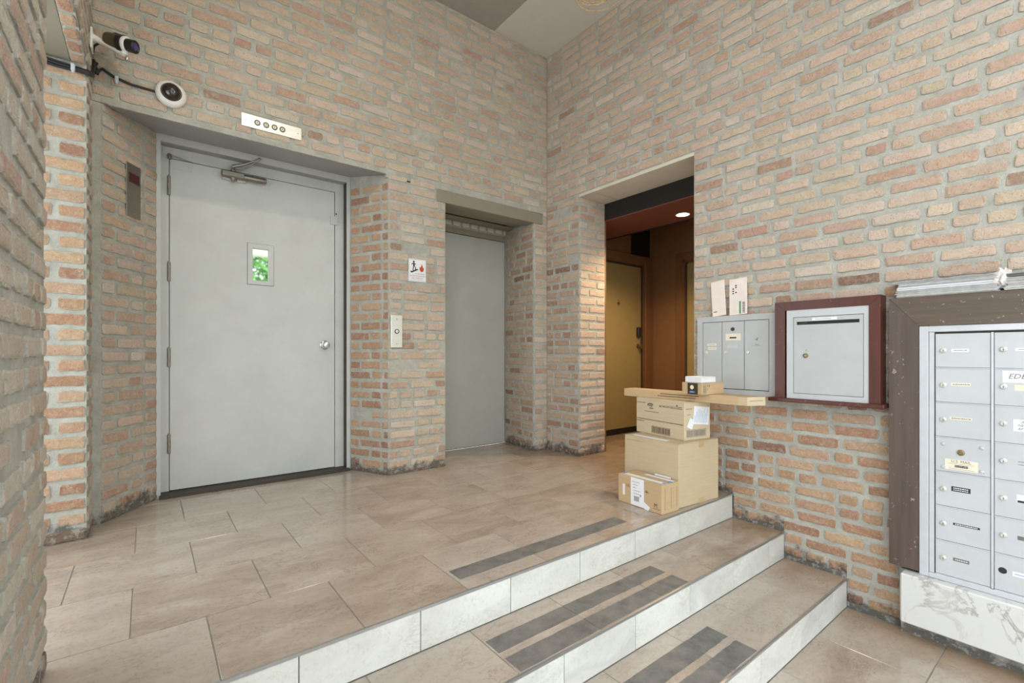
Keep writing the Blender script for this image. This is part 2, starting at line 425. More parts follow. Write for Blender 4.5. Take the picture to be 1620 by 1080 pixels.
b = B(); b.box(XR, 3.31, 2.862, 3.9, -0.02, 2.275)
wall_rpier = wall('wall_jamb', b, 'brick pier between the plain grey door and the dark doorway')
b = B()
b.box(-0.62, XL, 0.45, 1.871, ZF-0.02, ZC); b.box(-0.29, XL, 1.871, YB, 2.3, ZC)
wall_left = wall('wall_left', b, 'blurred brick wall edge close beside the camera')
b = B(); b.box(-0.62, XL, 3.065, 3.95, -0.02, 2.3)
wall_lpier = wall('wall_return', b, 'brick pier under the bullet camera bracket')

# ------------------------------------------------------------------ bricks
CO = 0.0738; BH = 0.0560
rng = random.Random(7)
def brick_shape(L, H, r, n_long, jag):
    """rough brick face: irregular outline, proud of the mortar; outward is -Y"""
    pts = []
    def run(a, c, n):
        for i in range(n):
            t = i/n; pts.append((a[0]+(c[0]-a[0])*t, a[1]+(c[1]-a[1])*t))
    l, h = L/2, H/2; k = min(0.009, h*0.35)
    cor = [(-l+k*r.uniform(.4, 1.3), -h), (l-k*r.uniform(.4, 1.3), -h), (l, -h+k*r.uniform(.4, 1.3)), (l, h-k*r.uniform(.4, 1.3)),
           (l-k*r.uniform(.4, 1.3), h), (-l+k*r.uniform(.4, 1.3), h), (-l, h-k*r.uniform(.4, 1.3)), (-l, -h+k*r.uniform(.4, 1.3))]
    seg = [n_long, 1, 1, 1, n_long, 1, 1, 1]
    for i in range(8): run(cor[i], cor[(i+1) % 8], seg[i])
    out = [(x+r.uniform(-jag, jag), z+r.uniform(-jag, jag)) for x, z in pts]
    n = len(out); vs = []; f = 0.0055
    tx, tz = r.uniform(-.012, .012), r.uniform(-.02, .02)
    for x, z in out: vs.append((x, 0.004, z))
    for x, z in out: vs.append((x*(1-0.006/L), -f*r.uniform(.65, 1.1)-tx*x-tz*z, z*(1-0.006/H)))
    fs = [(i, (i+1) % n, n+(i+1) % n, n+i) for i in range(n)]
    inner = len(vs)
    for x, z in out: vs.append((x*0.86, -f*r.uniform(1.05, 1.5)-tx*x-tz*z, z*0.62))
    fs += [(n+i, n+(i+1) % n, inner+(i+1) % n, inner+i) for i in range(n)]
    fs.append(tuple(range(inner, inner+n)))
    return vs, fs, [1.0]*(2*n)+[0.0]*n
SHAPES = {}
for key, L, nl, cnt in (('S', 0.203, 8, 12), ('H', 0.096, 4, 9)):
    SHAPES[key] = []
    for i in range(cnt):
        vs, fs, ed = brick_shape(L, BH, rng, nl, 0.0024)
        me = bpy.data.meshes.new('brick'); me.from_pydata(vs, [], fs); me.update(); me.materials.append(M['brick'])
        at = me.attributes.new('edge', 'FLOAT', 'POINT'); at.data.foreach_set('value', ed)
        SHAPES[key].append((me, vs, fs, ed))
PAL = [((203, 180, 160), 6), ((199, 173, 151), 5), ((206, 186, 165), 5), ((194, 164, 143), 3), ((200, 181, 156), 2.5), ((188, 153, 132), 1.2), ((208, 193, 175), 2.5), ((170, 138, 118), 0.25)]
PAL_LOW = [((186, 148, 114), 5), ((176, 134, 104), 4), ((194, 160, 126), 4), ((166, 124, 100), 2.5), ((190, 158, 128), 2), ((150, 114, 95), 0.5)]
PAL_PIER = [((192, 164, 140), 5), ((184, 152, 126), 4), ((199, 174, 150), 4), ((170, 134, 110), 2), ((193, 167, 136), 3), ((148, 114, 95), 0.7)]
PAL_COOL = [((196, 182, 164), 5), ((190, 172, 152), 4), ((200, 190, 174), 4), ((192, 164, 146), 2)]
def pick(pal, r):
    tot = sum(w_ for _, w_ in pal); x = r.random()*tot
    for c, w_ in pal:
        x -= w_
        if x <= 0: break
    j = r.uniform(.94, 1.05); l = lin(c); g_ = sum(l)/3
    return tuple((g_+(v-g_)*0.86)*j*r.uniform(.98, 1.02) for v in l)
BR = {}       # wall object -> list of (key, variant, matrix, colour, weight)
def proj(p):
    d = p - EYE; f = Vector((math.sin(YAW), math.cos(YAW), 0)); rt = Vector((math.cos(YAW), -math.sin(YAW), 0))
    z = d.dot(f)
    if z < 0.05: return None
    return 810+FPX*d.dot(rt)/z, HY-FPX*d.z/z, z
def put_brick(wobj, key, ctr, rot, sx, sz, col, n):
    v = rng.randrange(len(SHAPES[key]))
    flip = rng.random() < .5
    m = Matrix.Translation(ctr) @ rot
    if flip: m = m @ Matrix.Rotation(PI, 4, 'Y')
    m = m @ Matrix.Diagonal((sx, rng.uniform(.75, 1.25), sz, 1))
    q = proj(Vector(ctr)); wgt = 0
    if q and -30 < q[0] < 1650 and -30 < q[1] < 1110:
        d = (EYE - Vector(ctr)); dist = d.length
        wgt = abs(d.normalized().dot(n))*sx*sz*(0.2 if key == 'S' else 0.1)/dist**2
    BR.setdefault(wobj.name, []).append((key, v, m, col, wgt))
def brick_face(wobj, P0, P1, z0, z1, holes=(), zoff=0.0, pal=PAL, sched='W', pal_fn=None, end0=0.004, end1=0.004, skip=0.012):
    P0, P1 = Vector((*P0, 0)), Vector((*P1, 0)); u = (P1-P0); L = u.length; u.normalize()
    n = Vector((u.y, -u.x, 0)); th = math.atan2(u.y, u.x); rot = Matrix.Rotation(th, 4, 'Z')
    k0 = math.floor((z0-zoff)/CO)
    for k in range(k0, k0+200):
        zc = zoff+k*CO; lo, hi = zc-BH/2, zc+BH/2
        if lo < z0: 
            if hi < z0+0.025: continue
            lo = z0+0.004
        if lo > z1-0.02: break
        hi = min(hi, z1-0.004)
        if hi-lo < 0.02: continue
        iv = [(end0, L-end1)]
        for (a, c, ha, hb) in holes:
            if hi > ha+0.008 and lo < hb-0.008:
                nv = []
                for s_, e_ in iv:
                    if c <= s_ or a >= e_: nv.append((s_, e_)); continue
                    if a > s_: nv.append((s_, a-0.004))
                    if c < e_: nv.append((c+0.004, e_))
                iv = nv
        hdr_row = sched == 'W' and k % 6 == 2
        for s_, e_ in iv:
            x = s_; first = True
            while x < e_-0.03:
                if hdr_row: key = 'H' if rng.random() < .92 else 'S'
                elif sched == 'P': key = 'S' if (k+(0 if first else 1)) % 2 == 0 else 'H'
                else: key = 'S' if rng.random() < .84 else 'H'
                Lb = (0.2 if key == 'S' else 0.093)*rng.uniform(.92, 1.05)
                if first and sched == 'W':
                    Lb = rng.choice([0.203, 0.096, 0.15, 0.07]) if not hdr_row else rng.choice([0.096, 0.06]); key = 'S' if Lb > .12 else 'H'
                first = False
                rem = e_-x
                if rem < Lb+0.035: Lb = rem if rem-Lb < 0.03 and rem < Lb*1.25 else min(Lb, rem)
                if rem-Lb < 0.035: Lb = rem
                if Lb > 0.24: Lb = Lb/2-0.009
                key = 'S' if Lb > 0.135 else 'H'
                j = rng.uniform(.013, .023)
                if rng.random() > skip:
                    ctr = P0+u*(x+Lb/2); ctr.z = (lo+hi)/2+rng.uniform(-.0025, .0025)
                    p_ = pal_fn(ctr) if pal_fn else pal
                    put_brick(wobj, key, ctr, rot, Lb/(0.203 if key == 'S' else 0.096), (hi-lo)/BH*rng.uniform(.93, 1.04), pick(p_, rng), n)
                x += Lb+j
# elevator wall, upper field and the strip beside the corner
X0 = XL
def hx(a, c, z0, z1): return (a-X0, c-X0, z0, z1)
brick_face(wall_back, (X0, YB), (XR, YB), 2.235, ZC, [hx(1.39, 3.0, 0, 2.21), hx(1.802, 2.924, 2.1, 2.206)], 0.0)
brick_face(wall_back, (1.40, YB), (1.80, YB), 2.11, 2.235, (), 0.0)
brick_face(wall_back, (2.823, YB), (XR, YB), 0.0, 2.10, (), 0.0, sched='P')
brick_face(wall_back, (2.924, YB), (XR, YB), 2.10, 2.235, (), 0.0, sched='P')
brick_face(wall_back, (2.882, 3.80), (2.817, YB), 0.0, 2.10, (), 0.0, pal=PAL_PIER)
brick_face(wall_mid, QB, (1.884, YB), 0.0, 2.105, (), 0.0)
brick_face(wall_mid, QA, QB, 0.0, 2.20, (), 0.0, pal=PAL_LOW, sched='P')
brick_face(wall_splay, SA, SB, 0.0, 2.235, (), 0.0, sched='P')
def low_pal(c):
    if c.z < 0.62: return PAL_LOW
    if c.z < 1.3: return PAL_PIER if rng.random() < .45 else PAL
    return PAL
Y0 = YB
def hy(a, c, z0, z1): return (Y0-c, Y0-a, z0, z1)
brick_face(wall_right, (XR, Y0), (XR, -0.6), ZF, ZC,
           [hy(1.776, 3.4, -1, 2.285), hy(-2, N1, -1, -0.01) if False else hy(1.505, 1.776, -1, -0.0), hy(N2, N1, -1, -RIS), hy(N3, N2, -1, -2*RIS)], CO/2, pal_fn=low_pal)
brick_face(wall_rpier, (XR, Y0), (XR, 2.862), 0.0, 2.275, (), CO/2, pal=PAL_PIER, sched='W')
brick_face(wall_rpier, (XR, 2.862), (3.31, 2.862), 0.0, 2.27, (), CO/2, pal=PAL, sched='P')
brick_face(wall_left, (XL, 0.6), (XL, 1.871), ZF, ZC, (), 0.03, pal=PAL_COOL)
brick_face(wall_left, (XL, 1.871), (XL, YB), 2.302, ZC, (), 0.03, pal=PAL_COOL)
for k in range(0, 31):       # bonded from the outer corner inwards
    zc = 0.03+k*CO; x = XL-0.003; seq = (0.2, 0.095, 0.1) if k % 2 == 0 else (0.1, 0.2, 0.1)
    if zc+BH/2 > 2.298: break
    for Lb in seq:
        Lb *= rng.uniform(.95, 1.03); key = 'S' if Lb > .135 else 'H'
        put_brick(wall_lpier, key, Vector((x-Lb/2, 3.065, zc)), Matrix.Identity(4), Lb/(0.203 if key == 'S' else 0.096), rng.uniform(.95, 1.05), pick(PAL_LOW, rng), Vector((0, -1, 0)))
        x -= Lb+rng.uniform(.016, .03)
brick_face(wall_lpier, (XL, 3.065), (XL, YB), 0.0, 2.30, (), 0.03, sched='P')
# soldier bricks on the underside of the header over the side opening
y = 1.93
while y < 3.04:
    put_brick(wall_left, 'H', Vector((-0.2605, y, 2.3)), Matrix.Rotation(PI/2, 4, 'Z') @ Matrix.Rotation(PI/2, 4, 'X'), 0.95, 0.98, pick(PAL_LOW, rng), Vector((0, 0, -1)))
    y += 0.108
# painted header bricks above the plain door
for wn, items in BR.items():
    par = bpy.data.objects[wn]
    items.sort(key=lambda t: -t[4])
    for key, v, m, col, wgt in items[:300]:
        o = bpy.data.objects.new('brick', SHAPES[key][v][0]); C.objects.link(o); o.parent = par
        o.matrix_world = m; o.color = (*col, 1)
    rest = items[300:]
    if rest:
        V, F, K, E_ = [], [], [], []
        for key, v, m, col, wgt in rest:
            vs, fs, ed = SHAPES[key][v][1:]; k = len(V); E_ += ed
            V += [m @ Vector(q) for q in vs]; F += [tuple(i+k for i in f) for f in fs]; K += [(*col, 1)]*len(vs)
        o = mesh_obj('brick_field', V, F, 'brick_field', par); o['kind'] = 'stuff'
        at = o.data.attributes.new('edge', 'FLOAT', 'POINT'); at.data.foreach_set('value', E_)
        ca = o.data.color_attributes.new('Col', 'FLOAT_COLOR', 'POINT')
        ca.data.foreach_set('color', [c for q in K for c in q])

# ------------------------------------------------------------------ ceiling
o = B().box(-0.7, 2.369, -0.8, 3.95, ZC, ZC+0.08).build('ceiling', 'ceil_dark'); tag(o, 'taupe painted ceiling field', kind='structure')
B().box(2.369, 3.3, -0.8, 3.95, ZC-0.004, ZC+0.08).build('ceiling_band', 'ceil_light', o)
o = B().box(-1.6, -0.29, 1.5, 3.3, 2.297, 2.36).build('ceiling_soffit', 'soffit_board'); tag(o, 'sand painted soffit behind the brick header of the side opening', kind='structure')

# ------------------------------------------------------------------ floors, steps, tiles
def tile_obj(par, name, x0, x1, y0, y1, z, mat='tile', th=0.012, g=0.0016):
    x0 += g; x1 -= g; y0 += g; y1 -= g
    if x1-x0 < 0.015 or y1-y0 < 0.015: return
    c = 0.0012
    vs = [(x0, y0, z-th), (x1, y0, z-th), (x1, y1, z-th), (x0, y1, z-th), (x0, y0, z-c), (x1, y0, z-c), (x1, y1, z-c), (x0, y1, z-c),
          (x0+c, y0+c, z), (x1-c, y0+c, z), (x1-c, y1-c, z), (x0+c, y1-c, z)]
    fs = [(0, 1, 5, 4), (1, 2, 6, 5), (2, 3, 7, 6), (3, 0, 4, 7), (4, 5, 9, 8), (5, 6, 10, 9), (6, 7, 11, 10), (7, 4, 8, 11), (8, 9, 10, 11)]
    return mesh_obj(name, vs, fs, mat, par)
def riser_obj(par, x0, x1, y, z0, z1):
    g = 0.0016; c = 0.001; x0 += g; x1 -= g; z0 += g
    vs = [(x0, y+0.012, z0), (x1, y+0.012, z0), (x1, y+0.012, z1), (x0, y+0.012, z1), (x0, y+c, z0), (x1, y+c, z0), (x1, y+c, z1), (x0, y+c, z1),
          (x0+c, y, z0+c), (x1-c, y, z0+c), (x1-c, y, z1-c), (x0+c, y, z1-c)]
    fs = [(0, 1, 5, 4), (1, 2, 6, 5), (2, 3, 7, 6), (3, 0, 4, 7), (4, 5, 9, 8), (5, 6, 10, 9), (6, 7, 11, 10), (7, 4, 8, 11), (8, 9, 10, 11)]
    mesh_obj('riser_tile', vs, fs, 'riser', par)
PT = 0.4035; JA, JB = 0.161, -0.043       # tile pitch and the two staggered joint lines
def cells(j0, a, c):
    k = math.floor((a-j0)/PT); x = j0+k*PT; out = []
    while x < c-1e-6:
        out.append((max(a, x), min(c, x+PT))); x += PT
    return out
XW = XR
land = B().box(-1.6, XW, N1+0.013, 3.72, -0.30, -0.0025).build('floor', 'grout'); tag(land, 'upper landing floored with staggered square beige tiles', kind='structure')
rows = [N1+0.001, 1.909, 2.312, 2.714, 3.117, 3.512, 3.70]
for i in range(6):
    for a, c in cells(JA if i % 2 == 0 else JB, -1.4, 2.978):
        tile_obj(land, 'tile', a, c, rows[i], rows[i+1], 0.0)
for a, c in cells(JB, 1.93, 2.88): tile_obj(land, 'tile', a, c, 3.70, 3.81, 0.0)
vest_rows = [1.51, 1.909, 2.312, 2.714, 3.117, 3.395]
vest = B().box(XW, 4.76, 1.5, 3.41, -0.1, -0.0025).build('floor_vestibule', 'grout'); tag(vest, 'beige tiled floor inside the dark doorway', kind='structure')
for i in range(5):
    for a, c in cells(JA if i % 2 == 0 else JB, 2.978, 4.75):
        if i == 4 or i == 0 and a < 3.3: a = max(a, 3.31) if i == 4 else a
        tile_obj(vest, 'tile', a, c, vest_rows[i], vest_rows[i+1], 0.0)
def step(name, ya, yb, zt, zb, jt, label, xl=-0.9):
    o = B().box(xl, XW, ya+0.013, yb+0.02, zb-0.1, zt-0.0025).build(name, 'grout'); tag(o, label, kind='structure')
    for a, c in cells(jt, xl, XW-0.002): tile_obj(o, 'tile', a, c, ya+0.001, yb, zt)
    return o
st1 = step('step_upper', N2, N1-0.001, -RIS, -2*RIS, JA, 'middle step with two dark anti-slip bands on its tread')
st2 = step('step_lower', N3, N2-0.001, -2*RIS, -3*RIS, JA, 'lowest step of the stairs beside the brick wall')
low = B().box(-0.9, XW, -1.2, N3+0.02, ZF-0.1, ZF-0.0025).build('floor_lower', 'grout'); tag(low, 'lower beige tiled floor beside the marble panel', kind='structure')
lr = [N3, 0.476, 0.072, -0.332, -0.736, -1.14]
for i in range(5):
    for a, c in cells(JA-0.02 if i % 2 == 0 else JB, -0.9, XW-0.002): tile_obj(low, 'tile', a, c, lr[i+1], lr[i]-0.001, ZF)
for par, y, zt in ((land, N1, 0), (st1, N2, -RIS), (st2, N3, -2*RIS)):
    for a, c in cells(JB, -0.9, XW-0.002): riser_obj(par, a, c, y, zt-RIS, zt-0.009)
    nb = B().box(-0.9, XW-0.003, y-0.0015, y+0.010, zt-0.0105, zt-0.0085); nb.box(-0.9, XW-0.003, y-0.0035, y+0.004, zt-0.009, zt+0.0008)
    nb.build('nosing_strip', 'nosing', par)
def strips(par, y0, y1, z, xs):
    for a, c in zip(xs[:-1], xs[1:]):
        rg = random.Random(int(a*1000)+int(y0*999)); pts = []
        nn = 9
        for i in range(nn+1): pts.append((a+0.001+(c-a-0.002)*i/nn, y0+rg.uniform(-.0012, .0022)))
        for i in range(nn+1): pts.append((c-0.001-(c-a-0.002)*i/nn, y1+rg.uniform(-.0022, .0012)))
        B().prism(pts, z-0.001, z+0.0014).build('anti_slip_strip', 'strip', par)
strips(land, 1.597, 1.687, 0.0, [0.983, 1.384, 1.772, 2.028])
for y0, y1 in ((1.328, 1.412), (1.205, 1.292)): strips(st1, y0, y1, -RIS, [0.977, 1.369, 1.768, 1.974])
for y0, y1 in ((1.011, 1.105), (0.889, 0.978)): strips(st2, y0, y1, -2*RIS, [0.565, 0.968, 1.369, 1.770, 1.960])

# ------------------------------------------------------------------ door 1: grey steel elevator door
d1 = empty('door_1', (0.63, 3.71, 0)); tag(d1, 'large grey steel elevator swing door with a small window', kind='structure')
def world(o):
    m = Matrix.Translation(o.location) @ o.rotation_euler.to_matrix().to_4x4() @ Matrix.Diagonal((*o.scale, 1))
    return world(o.parent) @ o.matrix_parent_inverse @ m if o.parent else m
def P(b, name, mat, par, smooth=False):
    o = b.build(name, mat, None, smooth)
    o.parent = par; o.matrix_parent_inverse = world(par).inverted(); return o

FO, FI = 3.638, 3.712
fb = B(); fb.box(0.044, 0.067, FO, FI+0.05, 0, 2.268); fb.box(1.219, 1.262, FO, FI+0.05, 0, 2.268); fb.box(0.067, 1.219, FO, FI+0.05, 2.224, 2.268)
fr = P(fb, 'outer_frame', 'frame_grey', d1)
P(B().box(1.2175, 1.2195, FO+0.012, FI, 0.0, 2.222), 'frame_return', 'rust', d1)
P(B().box(1.2165, 1.218, FO+0.03, FO+0.052, 1.47, 1.59), 'latch_pocket', 'black', d1)
P(B().box(0.067, 1.219, FO+0.008, FI, 2.2225, 2.2238), 'head_return', 'steel_grey', d1)
fb = B(); fb.box(0.066, 0.1105, FI, FI+0.05, 0.02, 2.224); fb.box(1.1515, 1.2175, FI, FI+0.05, 0.02, 2.224); fb.box(0.1105, 1.1515, FI, FI+0.05, 2.1535, 2.224)
P(fb, 'inner_frame', 'frame_grey', d1)
P(B().box(0.04, 1.26, 3.77, 3.80, 0, 2.27), 'shaft_backing', 'dark', d1)
P(B().bbox(0.06, 1.235, 3.60, 3.765, -0.001, 0.019, 0.004), 'sill', 'sill', d1)
slab = B()
sx0, sx1, sz0, sz1, wx0, wx1, wz0, wz1 = 0.1145, 1.1465, 0.024, 2.149, 0.584, 0.687, 1.415, 1.642
yF, yK = FI-0.001, FI+0.042
for (a, c, e, g) in ((sx0, wx0, sz0, sz1), (wx1, sx1, sz0, sz1), (wx0, wx1, sz0, wz0), (wx0, wx1, wz1, sz1)): slab.box(a, c, yF, yK, e, g)
sl = P(slab, 'door_slab', 'door_grey', d1)
wb = B()
for (a, c, e, g) in ((0.553, wx0, 1.386, 1.673), (wx1, 0.717, 1.386, 1.673), (wx0, wx1, 1.386, wz0), (wx0, wx1, wz1, 1.673)): wb.box(a, c, yF-0.006, yF, e, g)
P(wb, 'window_frame', 'door_grey', sl); 
wb = B(); e0 = 0.0022
for (a, c, e, g) in ((0.553-e0, 0.553, 1.386-e0, 1.673+e0), (0.717, 0.717+e0, 1.386-e0, 1.673+e0), (0.553, 0.717, 1.386-e0, 1.386), (0.553, 0.717, 1.673, 1.673+e0)): wb.box(a, c, yF-0.002, yF, e, g)
P(wb, 'window_gasket', 'rust', sl)
P(B().box(wx0, wx1, yF+0.014, yF+0.018, wz0, wz1), 'window_pane', 'mirror', sl)
kb = B().lathe([(0.0, 0.0), (0.034, 0.0), (0.034, 0.004), (0.028, 0.009), (0.012, 0.012), (0.011, 0.028), (0.02, 0.034), (0.0265, 0.044), (0.0265, 0.052), (0.02, 0.062), (0.0, 0.066)], (1.072, yF, 0.966), (0, -1, 0), 28)
P(kb, 'door_knob', 'chrome', sl, True)
P(B().bbox(1.112, 1.172, yF-0.007, yF+0.001, 1.897, 1.965, 0.002), 'strike_plate', 'frame_grey', d1)
P(B().lathe([(0, 0), (0.006, 0), (0.006, 0.002), (0, 0.002)], (1.16, yF, 1.985), (0, -1, 0), 12), 'screw_hole', 'black', d1)
for zc in (1.975, 1.425, 0.877, 0.325):
    hb = B()
    for i in range(3): hb.lathe([(0.0, 0), (0.0085, 0), (0.0085, 0.0395), (0.0, 0.0395)], (0.110, yF-0.006, zc-0.062+i*0.041), (0, 0, 1), 12)
    hb.lathe([(0, 0), (0.005, 0), (0.003, 0.006), (0, 0.006)], (0.110, yF-0.006, zc+0.061), (0, 0, 1), 10)
    P(hb, 'hinge', 'steel', d1, True)
pb = B().bbox(0.076, 0.235, yF-0.003, yF, 2.156, 2.218, 0.001); pb.bbox(0.118, 0.235, yF-0.004, yF, 2.088, 2.146, 0.001)
for x_, z_ in ((0.09, 2.17), (0.125, 2.2), (0.165, 2.2), (0.21, 2.18), (0.15, 2.11), (0.215, 2.12)): pb.lathe([(0, 0), (0.004, 0), (0.003, 0.002), (0, 0.002)], (x_, yF-0.004, z_), (0, -1, 0), 8)
P(pb, 'pivot_plate', 'frame_grey', d1)
P(B().lathe([(0, 0), (0.011, 0), (0.013, 0.02), (0.009, 0.034), (0, 0.036)], (0.113, yF-0.012, 2.142), (0, 0, 1), 14).tube([(0.116, yF-0.012, 2.168), (0.15, yF-0.012, 2.162), (0.235, yF-0.002, 2.152)], [0.006, 0.005, 0.002], 8), 'pivot_pin', 'steel', d1, True)
# overhead closer on the slab
cy = 3.672
cb = B().bbox(0.392, 0.53, cy-0.019, cy+0.02, 2.092, 2.134, 0.006)
cl = P(cb, 'closer_body', 'steel', sl)
P(B().lathe([(0, 0), (0.021, 0), (0.021, 0.13), (0.017, 0.138), (0, 0.139)], (0.525, cy, 2.112), (1, 0, 0.0), 20), 'closer_cylinder', 'steel', sl, True)
P(B().bbox(0.40, 0.45, cy+0.018, yF, 2.080, 2.098, 0.002).bbox(0.485, 0.54, cy+0.018, yF, 2.080, 2.098, 0.002), 'closer_bracket', 'frame_grey', sl)
P(B().lathe([(0, 0), (0.016, 0), (0.016, 0.012), (0.011, 0.016), (0.011, 0.034), (0.008, 0.042), (0, 0.043)], (0.462, cy, 2.134), (0, 0, 1), 16).lathe([(0, 0), (0.019, 0), (0.016, 0.012), (0.008, 0.02), (0.005, 0.032), (0, 0.034)], (0.462, cy, 2.092), (0, 0, -1), 16), 'closer_spindle', 'steel', sl, True)
P(B().tube([(0.455, cy-0.004, 2.168), (0.53, 3.655, 2.198), (0.612, 3.626, 2.242)], [0.011, 0.008, 0.007], 8), 'closer_arm', 'steel', sl, True)
P(B().tube([(0.612, 3.622, 2.236), (0.545, 3.655, 2.184), (0.508, 3.67, 2.164), (0.478, 3.672, 2.166)], 0.0055, 8), 'closer_link', 'steel', sl, True)
P(B().lathe([(0, 0), (0.009, 0), (0.009, 0.014), (0, 0.016)], (0.614, 3.637, 2.244), (0, -1, 0), 12), 'closer_shoe', 'steel', sl, True)
# steel lintel over door 1 (soffit rises slightly towards the frame)
lp = [(-0.155, YB-0.002), (1.372, YB-0.002), (1.262, 3.64), (0.044, 3.64)]
vs = [(x, y, 2.222 if y < 3.5 else 2.268) for x, y in lp] + [(x, y, 2.232 if y < 3.5 else 2.278) for x, y in lp]
o = mesh_obj('trim_1', vs, [(3, 2, 1, 0), (4, 5, 6, 7), (0, 1, 5, 4), (1, 2, 6, 5), (2, 3, 7, 6), (3, 0, 4, 7)], 'steel_grey'); tag(o, 'sloping grey steel lintel plate over the large elevator door', kind='structure')
B().box(-0.165, 1.385, YB-0.007, YB+0.004, 2.221, 2.233).build('lintel_lip', 'mortar', o)

# ------------------------------------------------------------------ door 2: plain grey door in its recess
d2 = empty('door_2', (2.38, 3.80, 0)); tag(d2, 'plain flat grey door set in a deep brick recess', kind='structure')
P(B().bbox(1.93, 2.868, 3.80, 3.84, 0.006, 2.028, 0.002), 'door_slab', 'door_grey2', d2)
P(B().box(1.92, 2.89, 3.792, 3.86, 2.032, 2.084), 'head_frame', 'olive', d2)
P(B().box(2.871, 2.884, 3.794, 3.86, 0, 2.032), 'side_frame', 'steel_grey', d2)
P(B().box(1.9, 2.95, 3.85, 3.9, -0.01, 2.2), 'shaft_backing', 'dark', d2)
for zc, hh in ((1.82, .14), (1.05, .14), (0.3, .14)):
    P(B().lathe([(0, 0), (0.008, 0), (0.008, hh), (0, hh)], (2.868, 3.792, zc-hh/2), (0, 0, 1), 10), 'hinge', 'steel', d2, True)
rb = B().box(1.93, 2.9, 3.803, 3.85, 2.084, 2.17).build('wall_header_row', 'mortar'); tag(rb, 'row of pale header bricks above the plain grey door', kind='structure')
x = 1.96
while x < 2.86:
    me = SHAPES['H'][rng.randrange(9)][0]; o = bpy.data.objects.new('brick', me); C.objects.link(o); o.parent = rb
    o.location = (x+.045, 3.803, 2.127); o.scale = (0.86, 1.6, 1.0); o.color = (*lin((214, 205, 188)), 1); x += 0.098
l2 = B().bbox(1.807, 2.919, YB-0.010, YB+0.12, 2.105, 2.204, 0.003).build('trim_2', 'olive'); tag(l2, 'olive painted steel beam over the plain grey door', kind='structure')
for y0, y1 in ((3.46, 3.57), (3.63, 3.735)): B().box(1.884, 2.875, y0, y1, 2.128, 2.14).build('lintel_angle', 'olive', l2)
B().box(1.884, 2.88, YB+0.12, 3.86, 2.19, 2.2).build('lintel_cavity', 'dark', l2)

# ------------------------------------------------------------------ doorway and dark vestibule beyond
o = B().box(XR-0.002, 3.312, 1.776, 2.862, 2.268, 2.290).build('trim_3', 'concrete'); tag(o, 'pale concrete soffit over the dark doorway', kind='structure')
B().box(XR+0.06, 3.30, 2.70, 2.706, 2.2665, 2.2685).build('soffit_joint', 'mortar', o)
vx0, vx1, vy0, vy1 = 3.31, 4.75, 1.3, 3.40
o = B().box(vx0-0.001, vx0+0.12, 1.3, 2.93, 2.117, 2.268).build('trim_4', 'black'); tag(o, 'black bulkhead inside the doorway', kind='structure')
o = B().box(vx0, 3.85, vy0, vy1, 2.11, 2.18).build('ceiling_vestibule', 'maroon'); tag(o, 'dropped maroon ceiling strip inside the doorway', kind='structure')
o = B().box(3.85, vx1+.05, vy0, vy1+.05, 2.42, 2.48).box(3.843, 3.85, vy0, vy1, 2.1, 2.42).build('ceiling_void', 'black'); tag(o, 'black raised ceiling behind the dropped strip', kind='structure')
o = B().box(vx0, 4.80, vy1, vy1+0.1, 0, 2.42).build('wall_vestibule_back', 'brown_wall'); tag(o, 'brown painted wall holding the olive door', kind='structure')
B().box(4.385, 4.735, vy1-0.004, vy1+0.001, 2.03, 2.42).build('black_panel', 'black', o)  # flat black area on the wall above the olive door's right end
B().box(vx0, 4.385, vy1-0.008, vy1+0.001, 2.235, 2.245).build('picture_rail', 'brown_frame', o)
o = B().box(vx1, vx1+0.1, vy0, vy1+0.1, 0, 2.42).build('wall_vestibule_side', 'brown_wall'); tag(o, 'brown painted side wall inside the doorway', kind='structure')
o = B().box(vx0, vx1+0.1, vy0-0.1, vy0, 0, 2.42).build('wall_vestibule_front', 'brown_wall'); tag(o, 'brown near wall of the vestibule', kind='structure')
B().box(3.31, 3.33, 2.862, 3.40, 0, 2.42).build('wall_lining', 'brown_wall', o)
d3 = empty('door_3', (4.2, 3.4, 0)); tag(d3, 'olive brown door with black keypad lock inside the doorway', kind='structure')
fy = vy1
P(B().box(3.70, 4.552, fy-0.012, fy+0.03, 0.065, 1.900), 'door_slab', 'olive_door', d3)
fb = B(); fb.bbox(4.60, 4.735, fy-0.045, fy, 0, 2.03, 0.004); fb.bbox(3.6, 4.60, fy-0.045, fy, 1.955, 2.03, 0.004)
fb.box(4.578, 4.605, fy-0.03, fy, 0, 1.975); fb.box(3.6, 4.59, fy-0.03, fy, 1.925, 1.96)
P(fb, 'door_frame', 'brown_frame', d3)
P(B().box(4.556, 4.58, fy-0.02, fy, 0, 1.93).box(3.6, 4.57, fy-0.02, fy, 1.903, 1.928), 'door_stop', 'rust', d3)
P(B().box(3.5, 4.75, fy-0.014, fy, 0, 0.063), 'kick_strip', 'black', d3)
P(B().lathe([(0, 0), (0.02, 0), (0.018, 0.006), (0.008, 0.008), (0, 0.008)], (4.149, fy-0.012, 1.46), (0, -1, 0), 16).lathe([(0, 0), (0.006, 0), (0.006, 0.005), (0, 0.005)], (4.149, fy-0.012, 1.495), (0, -1, 0), 10), 'peephole', 'brass', d3, True)
P(B().bbox(4.462, 4.512, fy-0.05, fy-0.012, 1.09, 1.205, 0.008), 'keypad_lock', 'cam_black', d3)
P(B().bbox(4.522, 4.55, fy-0.018, fy-0.012, 0.94, 1.2, 0.003), 'latch_guard', 'steel', d3)
P(B().lathe([(0, 0), (0.028, 0), (0.028, 0.008), (0.012, 0.012), (0.012, 0.03), (0.026, 0.04), (0.026, 0.058), (0, 0.064)], (4.497, fy-0.012, 0.985), (0, -1, 0), 18), 'door_knob', 'brass', d3, True)
